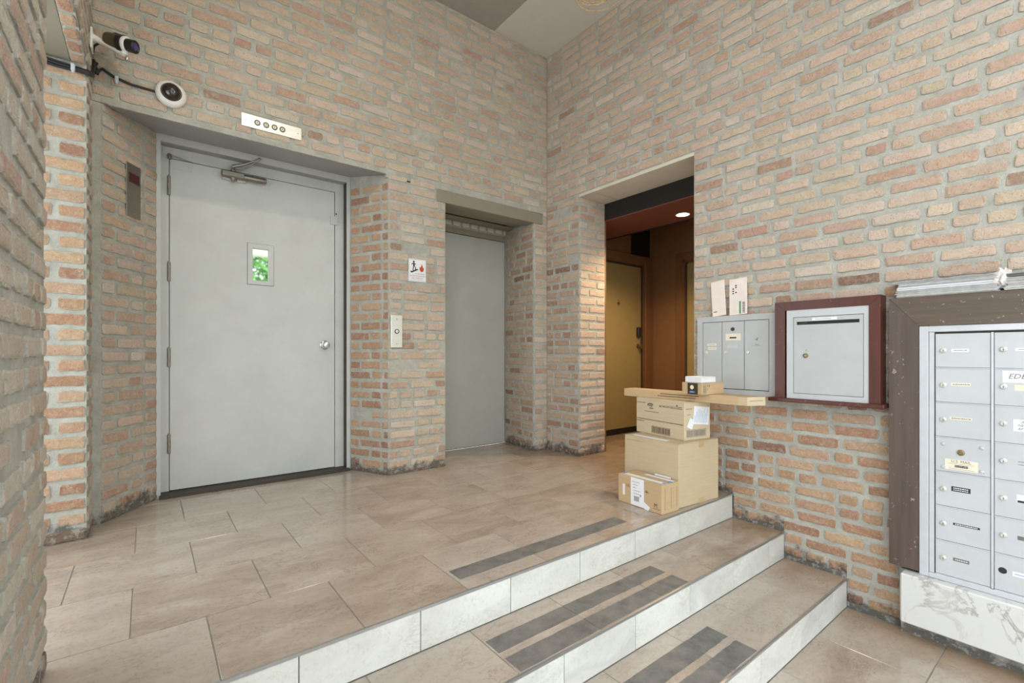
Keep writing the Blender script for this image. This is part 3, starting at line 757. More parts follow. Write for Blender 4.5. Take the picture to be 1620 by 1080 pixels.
d4 = empty('door_4', (4.75, 2.6, 0)); tag(d4, 'second olive door in the side wall at the doorway edge', kind='structure')
fb = B(); fb.bbox(4.71, 4.75, 2.965, 3.035, 0, 2.02, 0.004); fb.bbox(4.71, 4.75, 2.0, 2.965, 1.955, 2.02, 0.004); fb.box(4.722, 4.75, 2.93, 2.97, 0, 1.96); fb.box(4.722, 4.75, 2.0, 2.95, 1.92, 1.96)
P(fb, 'door_frame', 'brown_frame', d4)
P(B().box(4.738, 4.752, 2.0, 2.905, 0.02, 1.90), 'door_slab', 'olive_door', d4)
P(B().box(4.732, 4.75, 2.905, 2.93, 0, 1.93), 'door_stop', 'rust', d4)
dl = B().lathe([(0.0, 0), (0.052, 0), (0.052, 0.004), (0.0, 0.004)], (3.672, 2.295, 2.106), (0, 0, 1), 28)
do = empty('downlight', (3.672, 2.295, 2.11)); tag(do, 'round glowing recessed downlight in the maroon ceiling', 'downlight')
P(dl, 'lamp_disc', 'lamp_warm', do)
P(B().lathe([(0.052, 0.0), (0.062, 0.0), (0.062, -0.004), (0.052, -0.004), (0.052, 0.0)], (3.672, 2.295, 2.1095), (0, 0, 1), 28), 'trim_ring', 'white', do)
ld = bpy.data.lights.new('downlight_beam', 'SPOT'); ld.energy = 130; ld.color = (1, 0.72, 0.42); ld.spot_size = R(150); ld.spot_blend = 0.6; ld.shadow_soft_size = 0.05
lo = bpy.data.objects.new('downlight_beam', ld); C.objects.link(lo); lo.location = (3.672, 2.295, 2.10); lo.parent = do; lo.matrix_parent_inverse = world(do).inverted()

# ------------------------------------------------------------------ things on the elevator wall
yw = YB-0.008
t = empty('floor_indicator_plate', (0.627, yw, 2.337)); tag(t, 'long steel plate with four round floor lights above the large elevator door', 'indicator')
P(B().bbox(0.454, 0.80, yw-0.004, yw, 2.298, 2.377, 0.0015), 'plate', 'plate', t)
m = frame_m((0.627, yw-0.004, 2.337), (1, 0, 0), (0, -1, 0))
for i, x_ in enumerate((-0.085, -0.036, 0.012, 0.058)):
    rg = P(B().lathe([(0.013, 0), (0.017, 0), (0.017, 0.003), (0.013, 0.003), (0.013, 0)], m @ Vector((x_, 0, 0)), (0, -1, 0), 20), 'light_ring', 'sill', t)
    P(B().lathe([(0, 0), (0.012, 0), (0.011, 0.002), (0, 0.002)], m @ Vector((x_, 0, 0)), (0, -1, 0), 18), 'light_lens', 'cream', rg)
    bb = B(); lettering(bb, str(i+1), 0.014, m @ Matrix.Translation((0, 0, 0.0022)), x_, 0); P(bb, 'numeral', 'ink', rg)
for x_ in (-0.15, 0.15): P(B().lathe([(0, 0), (0.003, 0), (0.0025, 0.0012), (0, 0.0012)], m @ Vector((x_, 0, 0)), (0, -1, 0), 10), 'screw', 'sill', t)
t = empty('fire_sign', (1.634, yw, 1.538)); tag(t, 'small white fire safety sign with red flame on the brick pier', 'sign')
P(B().bbox(1.56, 1.709, yw-0.003, yw, 1.450, 1.624, 0.001), 'sign_panel', 'paper', t)
m = frame_m((1.6345, yw-0.003, 1.537), (1, 0, 0), (0, -1, 0))
bb = B()
for q in ((-0.07, 0.07, 0.081, 0.0824), (-0.07, 0.07, -0.0824, -0.081), (-0.0714, -0.07, -0.0824, 0.0824), (0.07, 0.0714, -0.0824, 0.0824), (-0.06, 0.06, -0.052, -0.0508), (-0.06, 0.06, -0.0735, -0.0723)): quad(bb, m, *q)
P(bb, 'border_lines', 'ink_soft', t)
bb = B()      # walking figure on a flight of stairs
def poly(b, m, pts, z=0.0007):
    n_ = len(pts); b.add([m @ Vector((x_, y_, z)) for x_, y_ in pts] + [m @ Vector((x_, y_, 0)) for x_, y_ in pts], [tuple(range(n_))]+[(i, (i+1) % n_, n_+(i+1) % n_, n_+i) for i in range(n_)])
bb.lathe([(0, 0), (0.0075, 0), (0.0075, 0.0008), (0, 0.0008)], m @ Vector((-0.031, 0.064, 0)), (0, -1, 0), 14)
for pts in ([(-0.038, 0.055), (-0.024, 0.055), (-0.022, 0.03), (-0.036, 0.03)], [(-0.038, 0.055), (-0.052, 0.044), (-0.049, 0.04), (-0.037, 0.048)], [(-0.025, 0.055), (-0.011, 0.046), (-0.013, 0.042), (-0.025, 0.049)],
            [(-0.036, 0.031), (-0.029, 0.031), (-0.034, 0.002), (-0.041, 0.0)], [(-0.029, 0.031), (-0.022, 0.031), (-0.012, 0.018), (-0.016, 0.004), (-0.021, 0.005), (-0.019, 0.017)],
            [(-0.058, -0.02), (-0.058, -0.008), (-0.04, -0.008), (-0.04, 0.0), (-0.022, 0.0), (-0.022, 0.008), (0.004, 0.012), (0.004, 0.004), (-0.02, -0.008), (-0.045, -0.02)]): poly(bb, m, pts)
P(bb, 'stair_pictogram', 'ink', t)
bb = B(); poly(bb, m, [(0.022, 0.0), (0.034, -0.010), (0.048, -0.004), (0.055, 0.012), (0.052, 0.028), (0.047, 0.02), (0.043, 0.038), (0.034, 0.056), (0.032, 0.036), (0.024, 0.024), (0.020, 0.03), (0.017, 0.014)]); P(bb, 'flame_pictogram', 'ink_red', t)
bb = B(); lettering(bb, 'IN CASE OF FIRE', 0.0115, m, 0.02, -0.026, sx=0.9); lettering(bb, 'DO NOT USE ELEVATORS', 0.0125, m, 0, -0.042, sx=0.85); P(bb, 'lettering', 'ink_soft', t)
bb = B(); lettering(bb, 'USE STAIRWAYS', 0.0135, m, 0, -0.062); P(bb, 'red_lettering', 'ink_red', t)
t = empty('call_button_plate', (1.465, yw, 1.066)); tag(t, 'narrow white plate with one round elevator call button', 'call button')
P(B().bbox(1.42, 1.51, yw-0.006, yw, 0.944, 1.188, 0.0025), 'plate', 'plate', t)
P(B().lathe([(0.0125, 0), (0.0175, 0), (0.0175, 0.005), (0.0125, 0.005), (0.0125, 0)], (1.465, yw-0.006, 1.065), (0, -1, 0), 22), 'button_ring', 'sill', t)
P(B().lathe([(0, 0), (0.012, 0), (0.012, 0.003), (0.009, 0.005), (0, 0.0055)], (1.465, yw-0.006, 1.065), (0, -1, 0), 22), 'button', 'white', t, True)
for z_ in (1.158, 0.972): P(B().lathe([(0, 0), (0.0035, 0), (0.003, 0.0015), (0, 0.0015)], (1.465, yw-0.006, z_), (0, -1, 0), 10), 'screw', 'sill', t)
# floor display on the splay
su = Vector((SB[0]-SA[0], SB[1]-SA[1], 0)).normalized(); sn = Vector((su.y, -su.x, 0))
org = Vector((*SA, 0))+su*0.226+sn*0.007; org.z = 1.835
m = frame_m(org, su, sn)
t = empty('floor_display_plate', org); tag(t, 'tall brushed steel plate with dark red display on the splayed brick', 'display')
def mbox(m, x0, x1, y0, y1, z0, z1, bev=0.001):
    bb = B().bbox(x0, x1, y0, y1, z0, z1, bev); bb.v = [m @ v for v in bb.v]; return bb
P(mbox(m, -0.056, 0.056, -0.152, 0.152, 0, 0.004), 'plate', 'steel', t)
P(mbox(m, -0.034, 0.041, 0.046, 0.098, 0.0035, 0.0052), 'display_window', 'red_screen', t)
bb = B()
for q in ((-0.034, 0.041, 0.096, 0.099), (-0.034, 0.041, 0.045, 0.048), (-0.035, -0.032, 0.045, 0.099), (0.039, 0.042, 0.045, 0.099)): quad(bb, m, *q, z=0.006, th=0.002)
P(bb, 'display_bezel', 'ink', t)
for y_ in (0.12, -0.13): P(B().lathe([(0, 0), (0.003, 0), (0.0025, 0.0014), (0, 0.0014)], m @ Vector((0.004, y_, 0.004)), sn, 10), 'screw', 'chrome', t)
# dome camera
t = empty('dome_camera', (0.107, yw, 2.363)); tag(t, 'round white dome camera with smoked bubble above the elevator door', 'security camera')
P(B().lathe([(0, 0), (0.072, 0), (0.073, 0.012), (0.068, 0.026), (0.055, 0.038), (0.047, 0.041), (0.047, 0.036), (0, 0.036)], (0.107, yw, 2.363), (0, -1, 0), 36), 'housing', 'white', t, True)
P(B().lathe([(0.047, 0.038), (0.0465, 0.046), (0.041, 0.062), (0.030, 0.074), (0.015, 0.081), (0, 0.083)], (0.107, yw, 2.363), (0, -1, 0), 30), 'bubble', 'dome', t, True)
P(B().lathe([(0.047, 0.037), (0.050, 0.0395), (0.047, 0.0425)], (0.107, yw, 2.363), (0, -1, 0), 30), 'seal_ring', 'ink', t, True)
# bullet camera on bracket, fixed to the side wall above the brick pier
t = empty('bullet_camera', (XL, 3.17, 2.495)); tag(t, 'dark bullet camera on a white wall bracket', 'security camera')
P(B().bbox(XL+0.006, XL+0.016, 3.135, 3.205, 2.430, 2.535, 0.003), 'bracket_plate', 'white', t)
P(B().tube([(XL+0.012, 3.17, 2.500), (-0.17, 3.155, 2.480), (-0.085, 3.13, 2.442)], [0.017, 0.014, 0.013], 10), 'bracket_arm', 'white', t, True)
P(B().lathe([(0, 0), (0.016, 0), (0.018, 0.018), (0.006, 0.022), (0.006, 0.036), (0, 0.036)], (-0.092, 3.128, 2.437), (0, 0, 1), 14), 'swivel', 'white', t, True)
P(B().lathe([(0, 0), (0.008, 0), (0.008, 0.016), (0.004, 0.02), (0, 0.02)], (-0.082, 3.13, 2.433), (0, 0, -1), 10), 'thumb_screw', 'chrome', t, True)
ca = Vector((0.80, -0.52, -0.20)).normalized(); cp = Vector((-0.158, 3.165, 2.505))
P(B().lathe([(0.0000, 0.0000), (0.0368, 0.0000), (0.0391, 0.0115), (0.0391, 0.0633), (0.0345, 0.0667), (0.0000, 0.0667)], cp, ca, 24), 'camera_body', 'cam_grey', t, True)
P(B().lathe([(0.0414, 0.0575), (0.0425, 0.0598), (0.0425, 0.0828), (0.0391, 0.0851)], cp, ca, 24), 'front_collar', 'cam_black', t, True)
P(B().lathe([(0.0000, 0.0828), (0.0391, 0.0828), (0.0391, 0.0943), (0.0299, 0.0989), (0.0000, 0.0989)], cp, ca, 24), 'ring_light', 'white', t, True)
P(B().lathe([(0.0000, 0.0966), (0.0310, 0.0966), (0.0310, 0.1357), (0.0242, 0.1403), (0.0196, 0.1346), (0.0000, 0.1346)], cp, ca, 24), 'lens_barrel', 'cam_black', t, True)
P(B().lathe([(0.0000, 0.1391), (0.0115, 0.1386), (0.0196, 0.1357)], cp, ca, 20), 'lens', 'lens', t, True)
P(B().tube([cp+Vector((0.0, 0, 0.033)), cp+Vector((0.03, -0.01, 0.043)), cp+Vector((0.07, -0.035, 0.03)), cp+Vector((0.09, -0.05, 0.012))], 0.004, 8), 'video_lead', 'cable', t, True)
P(B().tube([cp+Vector((-0.002, 0.0, -0.012)), cp+Vector((-0.025, 0.015, -0.008)), cp+Vector((-0.055, 0.04, -0.03)), (XL+0.012, 3.235, 2.455)], 0.005, 8), 'power_lead', 'cable', t, True)
# cables
t = empty('cable_bundle', (-0.4, 3.055, 2.29)); tag(t, 'thick black cable bundle under the soffit along the brick pier', 'cable')
for k_, (dz, r_) in enumerate(((0, 0.008), (-0.012, 0.0065), (0.009, 0.006))):
    P(B().tube([(-0.62, 3.049, 2.278+dz), (-0.42, 3.049, 2.272+dz), (-0.33, 3.047, 2.263+dz), (-0.262, 3.047, 2.262+dz*.7), (-0.225, 3.05, 2.262+dz*.7), (-0.214, 3.075, 2.268+dz*.7), (-0.216, 3.15+0.01*k_, 2.30), (-0.214, 3.20+0.006*k_, 2.36), (-0.216, 3.225, 2.41)], r_, 8), 'cable_strand', 'cable', t, True)
P(B().tube([(-0.213, 3.195, 2.335), (-0.20, 3.215, 2.355), (-0.213, 3.22, 2.38), (-0.205, 3.215, 2.40)], 0.009, 8), 'connector', 'cable', t, True)
o = B().tube([(-0.203, 3.225, 2.345), (-0.2, 3.25, 2.375), (-0.185, YB-0.013, 2.40), (-0.14, YB-0.013, 2.375), (-0.07, YB-0.012, 2.36), (0.04, YB-0.012, 2.357)], 0.0065, 10).build('dome_cable', 'cable', None, True)
tag(o, 'single black cable running to the dome camera', 'cable')
for nm, (x_, y_, z_), lab in (('cable_clip', (-0.278, 3.045, 2.262), 'pale clip holding the cable bundle on the pier'), ('cable_clip', (-0.128, YB-0.016, 2.362), 'tiny clip pinning the dome camera cable to brick')):
    o = B().bbox(x_-0.008, x_+0.008, y_-0.008, y_+0.012, z_-0.016, z_+0.02, 0.003).lathe([(0, 0), (0.006, 0), (0.004, 0.004), (0, 0.004)], (x_, y_-0.008, z_-0.02), (0, -1, 0), 8).build(nm, 'clip'); tag(o, lab, 'clip')

# ------------------------------------------------------------------ mailboxes on the right wall
def wallm(x, y, z): return frame_m((x, y, z), (0, -1, 0), (-1, 0, 0))
# three-door unit
XU = 2.945
t = empty('mail_locker', (XR, 1.49, 0.64)); tag(t, 'grey three-door metal mailbox beside the dark doorway', 'mailbox')
fy0, fy1, fz0, fz1 = 1.233, 1.731, 0.641, 1.144
ib = (1.266, 1.693, 0.672, 1.108)
bb = B(); bb.box(XU, XR-0.006, fy0, ib[0], fz0, fz1); bb.box(XU, XR-0.006, ib[1], fy1, fz0, fz1); bb.box(XU, XR-0.006, ib[0], ib[1], fz0, ib[2]); bb.box(XU, XR-0.006, ib[0], ib[1], ib[3], fz1)
P(bb, 'case', 'mailgrey2', t)
P(B().box(XU+0.012, XR-0.006, ib[0], ib[1], ib[2], ib[3]), 'case_back', 'sill', t)
ye = [1.692, 1.560, 1.416, 1.268]
for i in range(3):
    d_ = P(B().bbox(XU+0.002, XU+0.011, ye[i+1]+0.0018, ye[i]-0.0018, ib[2]+0.004, ib[3]-0.003, 0.0012), 'locker_door', 'mailgrey2', t)
    P(B().lathe([(0, 0), (0.011, 0), (0.010, 0.006), (0.006, 0.007), (0, 0.006)], (XU+0.002, ye[i]-0.024, 0.908), (-1, 0, 0), 18), 'lock', 'lock', d_, True)
    m = wallm(XU+0.002, (ye[i]+ye[i+1])/2, 0.9)
    if i == 0:
        bb = B(); quad(bb, m, -0.035, 0.03, 0.052, 0.066); quad(bb, m, -0.03, 0.03, 0.026, 0.042); P(bb, 'name_label', 'cream', d_)
        # lettering too small to read in the photograph: thin grey strokes
        bb = B(); quad(bb, m, -0.028, 0.02, 0.0575, 0.0595, 0.0008); quad(bb, m, -0.022, 0.022, 0.033, 0.035, 0.0008); P(bb, 'label_print', 'ink_soft', d_)
    elif i == 1:
        P(B().lathe([(0, 0), (0.012, 0), (0.012, 0.003), (0.007, 0.003), (0.006, 0.0005), (0, 0.0005)], (XU+0.002, 1.488, 1.056), (-1, 0, 0), 18), 'master_lock', 'sill', d_)
        bb = B(); quad(bb, m, -0.047, 0.05, 0.085, 0.128, 0.0012, 0.0012); P(bb, 'mail_plate', 'cream', d_)
        bb = B(); lettering(bb, 'U.S. MAIL', 0.013, m, 0, 0.119); P(bb, 'lettering', 'ink_soft', d_)
        bb = B(); quad(bb, m, -0.02, 0.024, 0.097, 0.106, 0.0016); P(bb, 'key_slot', 'ink', d_)
        bb = B(); quad(bb, m, -0.04, 0.03, 0.035, 0.055, 0.0005); P(bb, 'faded_label', 'mailgrey', d_)
    else:
        bb = B(); lettering(bb, 'MAIL', 0.012, m, 0.005, 0.055); quad(bb, m, -0.028, 0.03, 0.047, 0.0482); P(bb, 'lettering', 'ink_soft', d_)
        bb = B(); poly(bb, m, [(-0.008, 0.083), (0.012, 0.1), (0.004, 0.078), (0.0, 0.085)]); P(bb, 'scribble', 'ink_soft', d_)
# letters leaning on the wall on top of the unit
def leaning(name, y, wdt, hgt, tilt, mat, lab, seed):
    t = empty(name, (XU+0.012, y, fz1)); t.rotation_euler = (0, 0, 0); tag(t, lab, 'envelope', 'letters on the grey mailbox')
    u = Vector((0, -1, 0)); up = Vector((0.11, -tilt, 1)).normalized(); nrm = u.cross(up).normalized()*-1
    if nrm.x > 0: nrm = -nrm
    u = up.cross(nrm).normalized()
    m = Matrix.Identity(4); 
    for i in range(3): m[i][0], m[i][1], m[i][2] = u[i], up[i], nrm[i]
    m.translation = Vector((XU-0.003, y, fz1+0.002))
    sh = B().bbox(-wdt/2, wdt/2, 0, hgt, -0.006, 0, 0.0015); sh.v = [m @ v for v in sh.v]
    P(sh, 'envelope', mat, t)
    return t, m
t, m = leaning('letter', 1.575, 0.092, 0.235, -0.12, 'pink_paper', 'narrow white mailer leaning on the grey mailbox nearer the doorway', 1)
bb = B(); quad(bb, m, -0.036, -0.012, 0.028, 0.033); P(bb, 'print_mark', 'ink', t)
bb = B(); 
for i in range(7): quad(bb, m, -0.03+0.01*i, -0.029+0.01*i, 0.09+0.006*(i % 3), 0.2-0.012*(i % 2)) 
P(bb, 'faint_lines', 'cream', t)
bb = B(); quad(bb, m, 0.008, 0.02, 0.03, 0.06); P(bb, 'red_mark', 'pink_paper', t)
t, m = leaning('letter', 1.452, 0.112, 0.235, -0.06, 'pink_paper', 'wider white mailer with green mark and barcode on the grey mailbox', 2)
bb = B()
for x_, y_ in ((-0.03, 0.14), (-0.03, 0.155), (-0.03, 0.17), (-0.012, 0.19), (-0.012, 0.178), (-0.012, 0.145)): quad(bb, m, x_-0.005, x_+0.005, y_-0.004, y_+0.004)
for i in range(9): quad(bb, m, 0.028, 0.044, 0.01+i*0.008, 0.0135+i*0.008+0.001*(i % 2))
P(bb, 'barcode', 'ink', t)
bb = B(); quad(bb, m, 0.008, 0.018, 0.005, 0.085); P(bb, 'green_mark', 'ink_green', t)
# drop box in a red-brown wood frame
XD = 2.88
t = empty('mail_drop_box', (XR, 0.96, 0.65)); tag(t, 'grey mail drop box in a red-brown wooden frame', 'mailbox')
oy0, oy1, oz0, oz1 = 0.709, 1.206, 0.648, 1.195
iy0, iy1, iz0, iz1 = 0.757, 1.152, 0.648, 1.145
def mitre(ax, pts_f, name, mat):    # board with mitred ends; pts in (y, z)
    b_ = B(); n_ = len(pts_f)
    b_.add([(XD, y_, z_) for y_, z_ in pts_f]+[(XR-0.006, y_, z_) for y_, z_ in pts_f], [tuple(range(n_)), tuple(range(2*n_-1, n_-1, -1))]+[(i, n_+i, n_+(i+1) % n_, (i+1) % n_) for i in range(n_)])
    return P(b_, name, mat, t)
mitre(0, [(oy1, oz0), (oy1, oz1-0.001), (iy1, iz1), (iy1, oz0)], 'frame_stile', 'redwood')
mitre(0, [(oy0, oz0), (oy0, oz1-0.001), (iy0, iz1), (iy0, oz0)], 'frame_stile', 'redwood')
mitre(0, [(oy0+0.0006, oz1), (oy1-0.0006, oz1), (iy1, iz1+0.0006), (iy0, iz1+0.0006)], 'frame_rail', 'redwood')
P(B().bbox(XD-0.02, XR-0.006, 0.690, 1.237, 0.626, 0.648, 0.003), 'sill_board', 'redwood', t)
gy0, gy1, gz0, gz1 = 0.779, 1.110, 0.676, 1.105
bb = B(); bb.box(XD+0.004, XR-0.02, iy0, gy0, iz0, iz1); bb.box(XD+0.004, XR-0.02, gy1, iy1-0.008, iz0, iz1); bb.box(XD+0.004, XR-0.02, gy0, gy1, iz0, gz0); bb.box(XD+0.004, XR-0.02, gy0, gy1, gz1, iz1)
P(bb, 'metal_frame', 'mailgrey', t)
P(B().box(XD+0.018, XR-0.02, iy0, iy1-0.004, iz0, iz1), 'box_interior', 'sill', t)
sy0, sy1, sz_0, sz_1 = 0.798, 1.093, 1.061, 1.079
bb = B(); g_ = 0.0025
for (a, c, e, f_) in ((gy0+g_, sy0, gz0+g_, gz1-g_), (sy1, gy1-g_, gz0+g_, gz1-g_), (sy0, sy1, gz0+g_, sz_0), (sy0, sy1, sz_1, gz1-g_)): bb.box(XD+0.006, XD+0.013, a, c, e, f_)
dd = P(bb, 'drop_door', 'mailgrey2', t)
P(B().box(XD+0.016, XD+0.02, sy0-0.004, sy1+0.004, sz_0-0.004, sz_1+0.004), 'mail_slot', 'ink', dd)
P(B().bbox(XD+0.009, XD+0.018, 1.04, 1.082, sz_0+0.002, sz_1-0.002, 0.002), 'slot_latch', 'rust', dd)
m = wallm(XD+0.006, 0.955, 1.09)
bb = B(); quad(bb, m, -0.06, 0.058, -0.008, 0.006); P(bb, 'slot_label', 'paper', dd)
bb = B(); quad(bb, m, -0.045, 0.03, -0.002, 0.0, 0.0008); P(bb, 'label_print', 'ink_soft', dd)
P(B().lathe([(0, 0), (0.013, 0), (0.012, 0.006), (0.008, 0.007), (0.007, 0.004), (0, 0.004)], (XD+0.006, 1.047, 0.889), (-1, 0, 0), 18), 'lock', 'brass', dd, True)
bb = B(); m2 = wallm(XD+0.006, 1.045, 0.918); quad(bb, m2, -0.006, 0.006, -0.001, 0.001); quad(bb, m2, -0.002, 0.004, 0.003, 0.005); P(bb, 'lock_mark', 'ink_soft', dd)
# big bank of compartments
XK = 2.92; k_ = XK/2.87
def ks(y): return y*k_
def kz(z): return 0.9+(z-0.9)*k_
t = empty('mailbox_bank', (XR, 0.2, -0.15)); tag(t, 'large bank of grey mailbox compartments in a worn brown wooden frame', 'mailbox')
NC = 3; pitch_y = ks(0.1905); by1 = ks(0.670); byi = ks(0.559); bx_end = ks(0.503)-NC*pitch_y
by0i = bx_end-0.056; by0 = by0i-0.113
bz1, bz1i, bz0 = kz(1.168), kz(1.0295), kz(-0.121)
def board(pts, name, mat):
    b_ = B(); n_ = len(pts)
    b_.add([(XK-0.012, y_, z_) for y_, z_ in pts]+[(XR-0.006, y_, z_) for y_, z_ in pts], [tuple(range(n_)), tuple(range(2*n_-1, n_-1, -1))]+[(i, n_+i, n_+(i+1) % n_, (i+1) % n_) for i in range(n_)])
    return P(b_, name, mat, t)
board([(by1, bz0), (by1, bz1-0.001), (byi, bz1i-0.0012), (byi, bz0)], 'frame_stile', 'brownwood')
board([(by0, bz0), (by0, bz1-0.001), (by0i, bz1i-0.0012), (by0i, bz0)], 'frame_stile', 'brownwood')
M['brownwood_h'] = mat_wood('worn_brown_wood_rail', (88, 74, 62), 1, 0.45, 0.5)
board([(by0+0.001, bz1), (by1-0.001, bz1), (byi, bz1i), (by0i, bz1i)], 'frame_rail', 'brownwood_h')
ay1 = byi-0.001; cy1 = ks(0.503); cz1, cz0 = kz(0.993), kz(-0.111); fz_0 = kz(-0.135)
bb = B(); x0 = XK-0.008
bb.bbox(x0, XR-0.02, ay1-0.034, ay1, fz_0, bz1i-0.001, 0.002); bb.bbox(x0, XR-0.02, by0i+0.001, by0i+0.034, fz_0, bz1i-0.001, 0.002); bb.bbox(x0, XR-0.02, by0i+0.034, ay1-0.034, bz1i-0.030, bz1i-0.001, 0.002); bb.bbox(x0, XR-0.02, by0i+0.034, ay1-0.034, fz_0, cz0-0.002, 0.002)
P(bb, 'metal_surround', 'alu', t)
P(B().box(XK+0.012, XR-0.02, by0i+0.02, ay1-0.02, fz_0+0.01, bz1i-0.01), 'bank_interior', 'sill', t)
bb = B(); bb.box(XK-0.004, XK+0.02, cy1+0.002, ay1-0.036, cz0, cz1+0.006); P(bb, 'inner_trim', 'alu', t)
bb = B()
for c_ in range(1, NC): 
    yy = cy1-c_*pitch_y+0.004; bb.bbox(XK-0.0035, XK+0.012, yy-0.004, yy+0.005, cz0, cz1, 0.0018)
P(bb, 'divider_bar', 'alu', t)
rowz = [cz1-(cz1-cz0)*i/7 for i in range(8)]
rr = random.Random(3)
for c_ in range(NC):
    ya, yb_ = cy1-c_*pitch_y-0.002, cy1-(c_+1)*pitch_y+0.0105
    for r_ in range(7):
        zt_, zb_ = rowz[r_]-0.0025, rowz[r_+1]+0.003
        d_ = P(B().bbox(XK, XK+0.01, yb_, ya, zb_, zt_, 0.0012), 'compartment_door', 'mailgrey', t)
        P(B().box(XK-0.002, XK+0.006, yb_, ya, zb_-0.0052, zb_-0.0012), 'door_lip', 'alu', d_)
        zm = (zt_+zb_)/2; m = wallm(XK, (ya+yb_)/2, zm)
        if c_ == 0 and r_ == 3:
            for dx, dz in ((-0.064, 0.048), (0.064, 0.048), (-0.064, -0.058), (0.064, -0.058)):
                P(B().lathe([(0, 0), (0.009, 0), (0.007, 0.004), (0, 0.006)], m @ Vector((dx, dz, 0)), (-1, 0, 0), 14), 'rivet', 'mailgrey', d_, True)
            P(B().lathe([(0, 0), (0.014, 0), (0.013, 0.004), (0.009, 0.005), (0.008, 0.002), (0, 0.002)], m @ Vector((-0.004, 0.016, 0)), (-1, 0, 0), 18), 'master_lock', 'brass', d_, True)
            bb = B(); quad(bb, m, -0.058, 0.052, -0.066, -0.018, 0.0014, 0.0014); P(bb, 'mail_plate', 'cream', d_)
            bb = B(); mm = m @ Matrix.Translation((0, 0, 0.0014)); lettering(bb, 'U.S. MAIL', 0.0165, mm, -0.003, -0.027); quad(bb, mm, -0.045, 0.04, -0.038, -0.037); quad(bb, mm, -0.045, 0.04, -0.061, -0.060); P(bb, 'lettering', 'ink_soft', d_)
            bb = B(); quad(bb, mm, -0.024, 0.02, -0.053, -0.043); P(bb, 'black_tag', 'ink', d_)
            bb = B(); mmm = mm @ Matrix.Translation((0, 0, 0.0005)); lettering(bb, 'DO NOT OPEN', 0.006, mmm, -0.002, -0.048); P(bb, 'tag_print', 'paper', d_)
            continue
        if c_ == 1 and r_ == 6:
            P(B().lathe([(0, 0), (0.0135, 0), (0.0135, 0.0008), (0, 0.0008)], m @ Vector((-0.066, 0.01, 0)), (-1, 0, 0), 18), 'lock_hole', 'ink', d_)
        else:
            P(B().lathe([(0, 0), (0.0125, 0), (0.012, 0.004), (0.009, 0.0065), (0.007, 0.009), (0, 0.009)], m @ Vector((-0.064, 0.0 if c_ == 0 else 0.004, 0)), (-1, 0, 0), 18), 'lock', 'lock', d_, True)
            bb = B(); quad(bb, m @ Matrix.Translation((-0.063, -0.001 if c_ == 0 else 0.003, 0.0086)), -0.0012, 0.0012, -0.005, 0.004); P(bb, 'keyway', 'ink', d_)
        if c_ == 0:
            spec = {0: ('paper', -0.036, 0.022, -0.007, 0.007, 0), 1: ('cream', -0.038, 0.028, -0.002, 0.012, 0), 2: ('cream', -0.042, 0.033, 0.004, 0.016, 0), 4: ('ink', -0.036, 0.028, -0.004, 0.018, 0), 5: ('ink', -0.03, 0.058, 0.002, 0.012, 0), 6: ('ink_soft', -0.03, 0.024, -0.002, 0.013, 0)}[r_]
            mt, a, c, e, f_, _ = spec
            bb = B(); quad(bb, m, a, c, e, f_); P(bb, 'name_label', mt, d_)
            bb = B(); x_ = a+0.007
            while x_ < c-0.008:
                ww = rr.uniform(.002, .007); zc = (e+f_)/2
                if mt == 'ink' and r_ == 4: quad(bb, m, x_, x_+ww, zc+0.002, zc+0.006, 0.0008); quad(bb, m, x_, x_+ww, zc-0.006, zc-0.003, 0.0008)
                else: quad(bb, m, x_, x_+ww, zc-0.0018, zc+0.0018, 0.0008)
                x_ += ww+0.0018
            P(bb, 'label_print', 'paper' if mt.startswith('ink') else 'ink_soft', d_)
        elif c_ == 1:
            if r_ == 0: bb = B(); quad(bb, m, -0.028, 0.035, -0.003, 0.01); P(bb, 'name_label', 'paper', d_); bb = B(); quad(bb, m, -0.02, 0.028, 0.0025, 0.0045, 0.0008); P(bb, 'label_print', 'ink_soft', d_)
            if r_ == 1:
                bb = B(); quad(bb, m, -0.066, 0.07, 0.022, 0.072); P(bb, 'paper_note', 'paper', d_); bb = B(); lettering(bb, 'EDELS', 0.03, m @ Matrix.Translation((0, 0, .0004)), -0.01, 0.048, shear=0.3); P(bb, 'handwriting', 'ink_soft', d_)
                bb = B(); quad(bb, m, -0.03, 0.035, -0.012, 0.013); P(bb, 'name_label', 'cream', d_)
            if r_ == 2:
                bb = B(); quad(bb, m, -0.034, 0.07, -0.024, 0.026); P(bb, 'paper_note', 'paper', d_); bb = B(); mm = m @ Matrix.Translation((0, 0, .0004)); lettering(bb, 'JEN', 0.014, mm, 0.0, 0.016, shear=0.2); lettering(bb, 'NELS', 0.014, mm, -0.006, 0.001, shear=0.2); lettering(bb, 'APT 2', 0.014, mm, -0.004, -0.014, shear=0.2); P(bb, 'handwriting', 'ink_soft', d_)
            if r_ == 3: bb = B(); quad(bb, m, -0.02, 0.06, 0.006, 0.0085); quad(bb, m, -0.02, 0.06, -0.006, -0.0035); P(bb, 'label_holder', 'ink_soft', d_)
            if r_ == 4:
                bb = B(); quad(bb, m, -0.024, 0.06, -0.006, 0.028); P(bb, 'name_label', 'paper', d_); bb = B(); quad(bb, m, -0.022, 0.06, -0.005, 0.004, 0.0008); P(bb, 'label_print', 'ink', d_)
            if r_ == 5: bb = B(); quad(bb, m, -0.022, 0.06, -0.004, 0.013); P(bb, 'name_label', 'ink_soft', d_)
            if r_ == 6: bb = B(); quad(bb, m, -0.036, 0.06, -0.002, 0.018); P(bb, 'name_label', 'paper', d_); bb = B(); quad(bb, m, -0.03, 0.05, 0.006, 0.009, 0.0008); P(bb, 'label_print', 'ink_blue', d_)
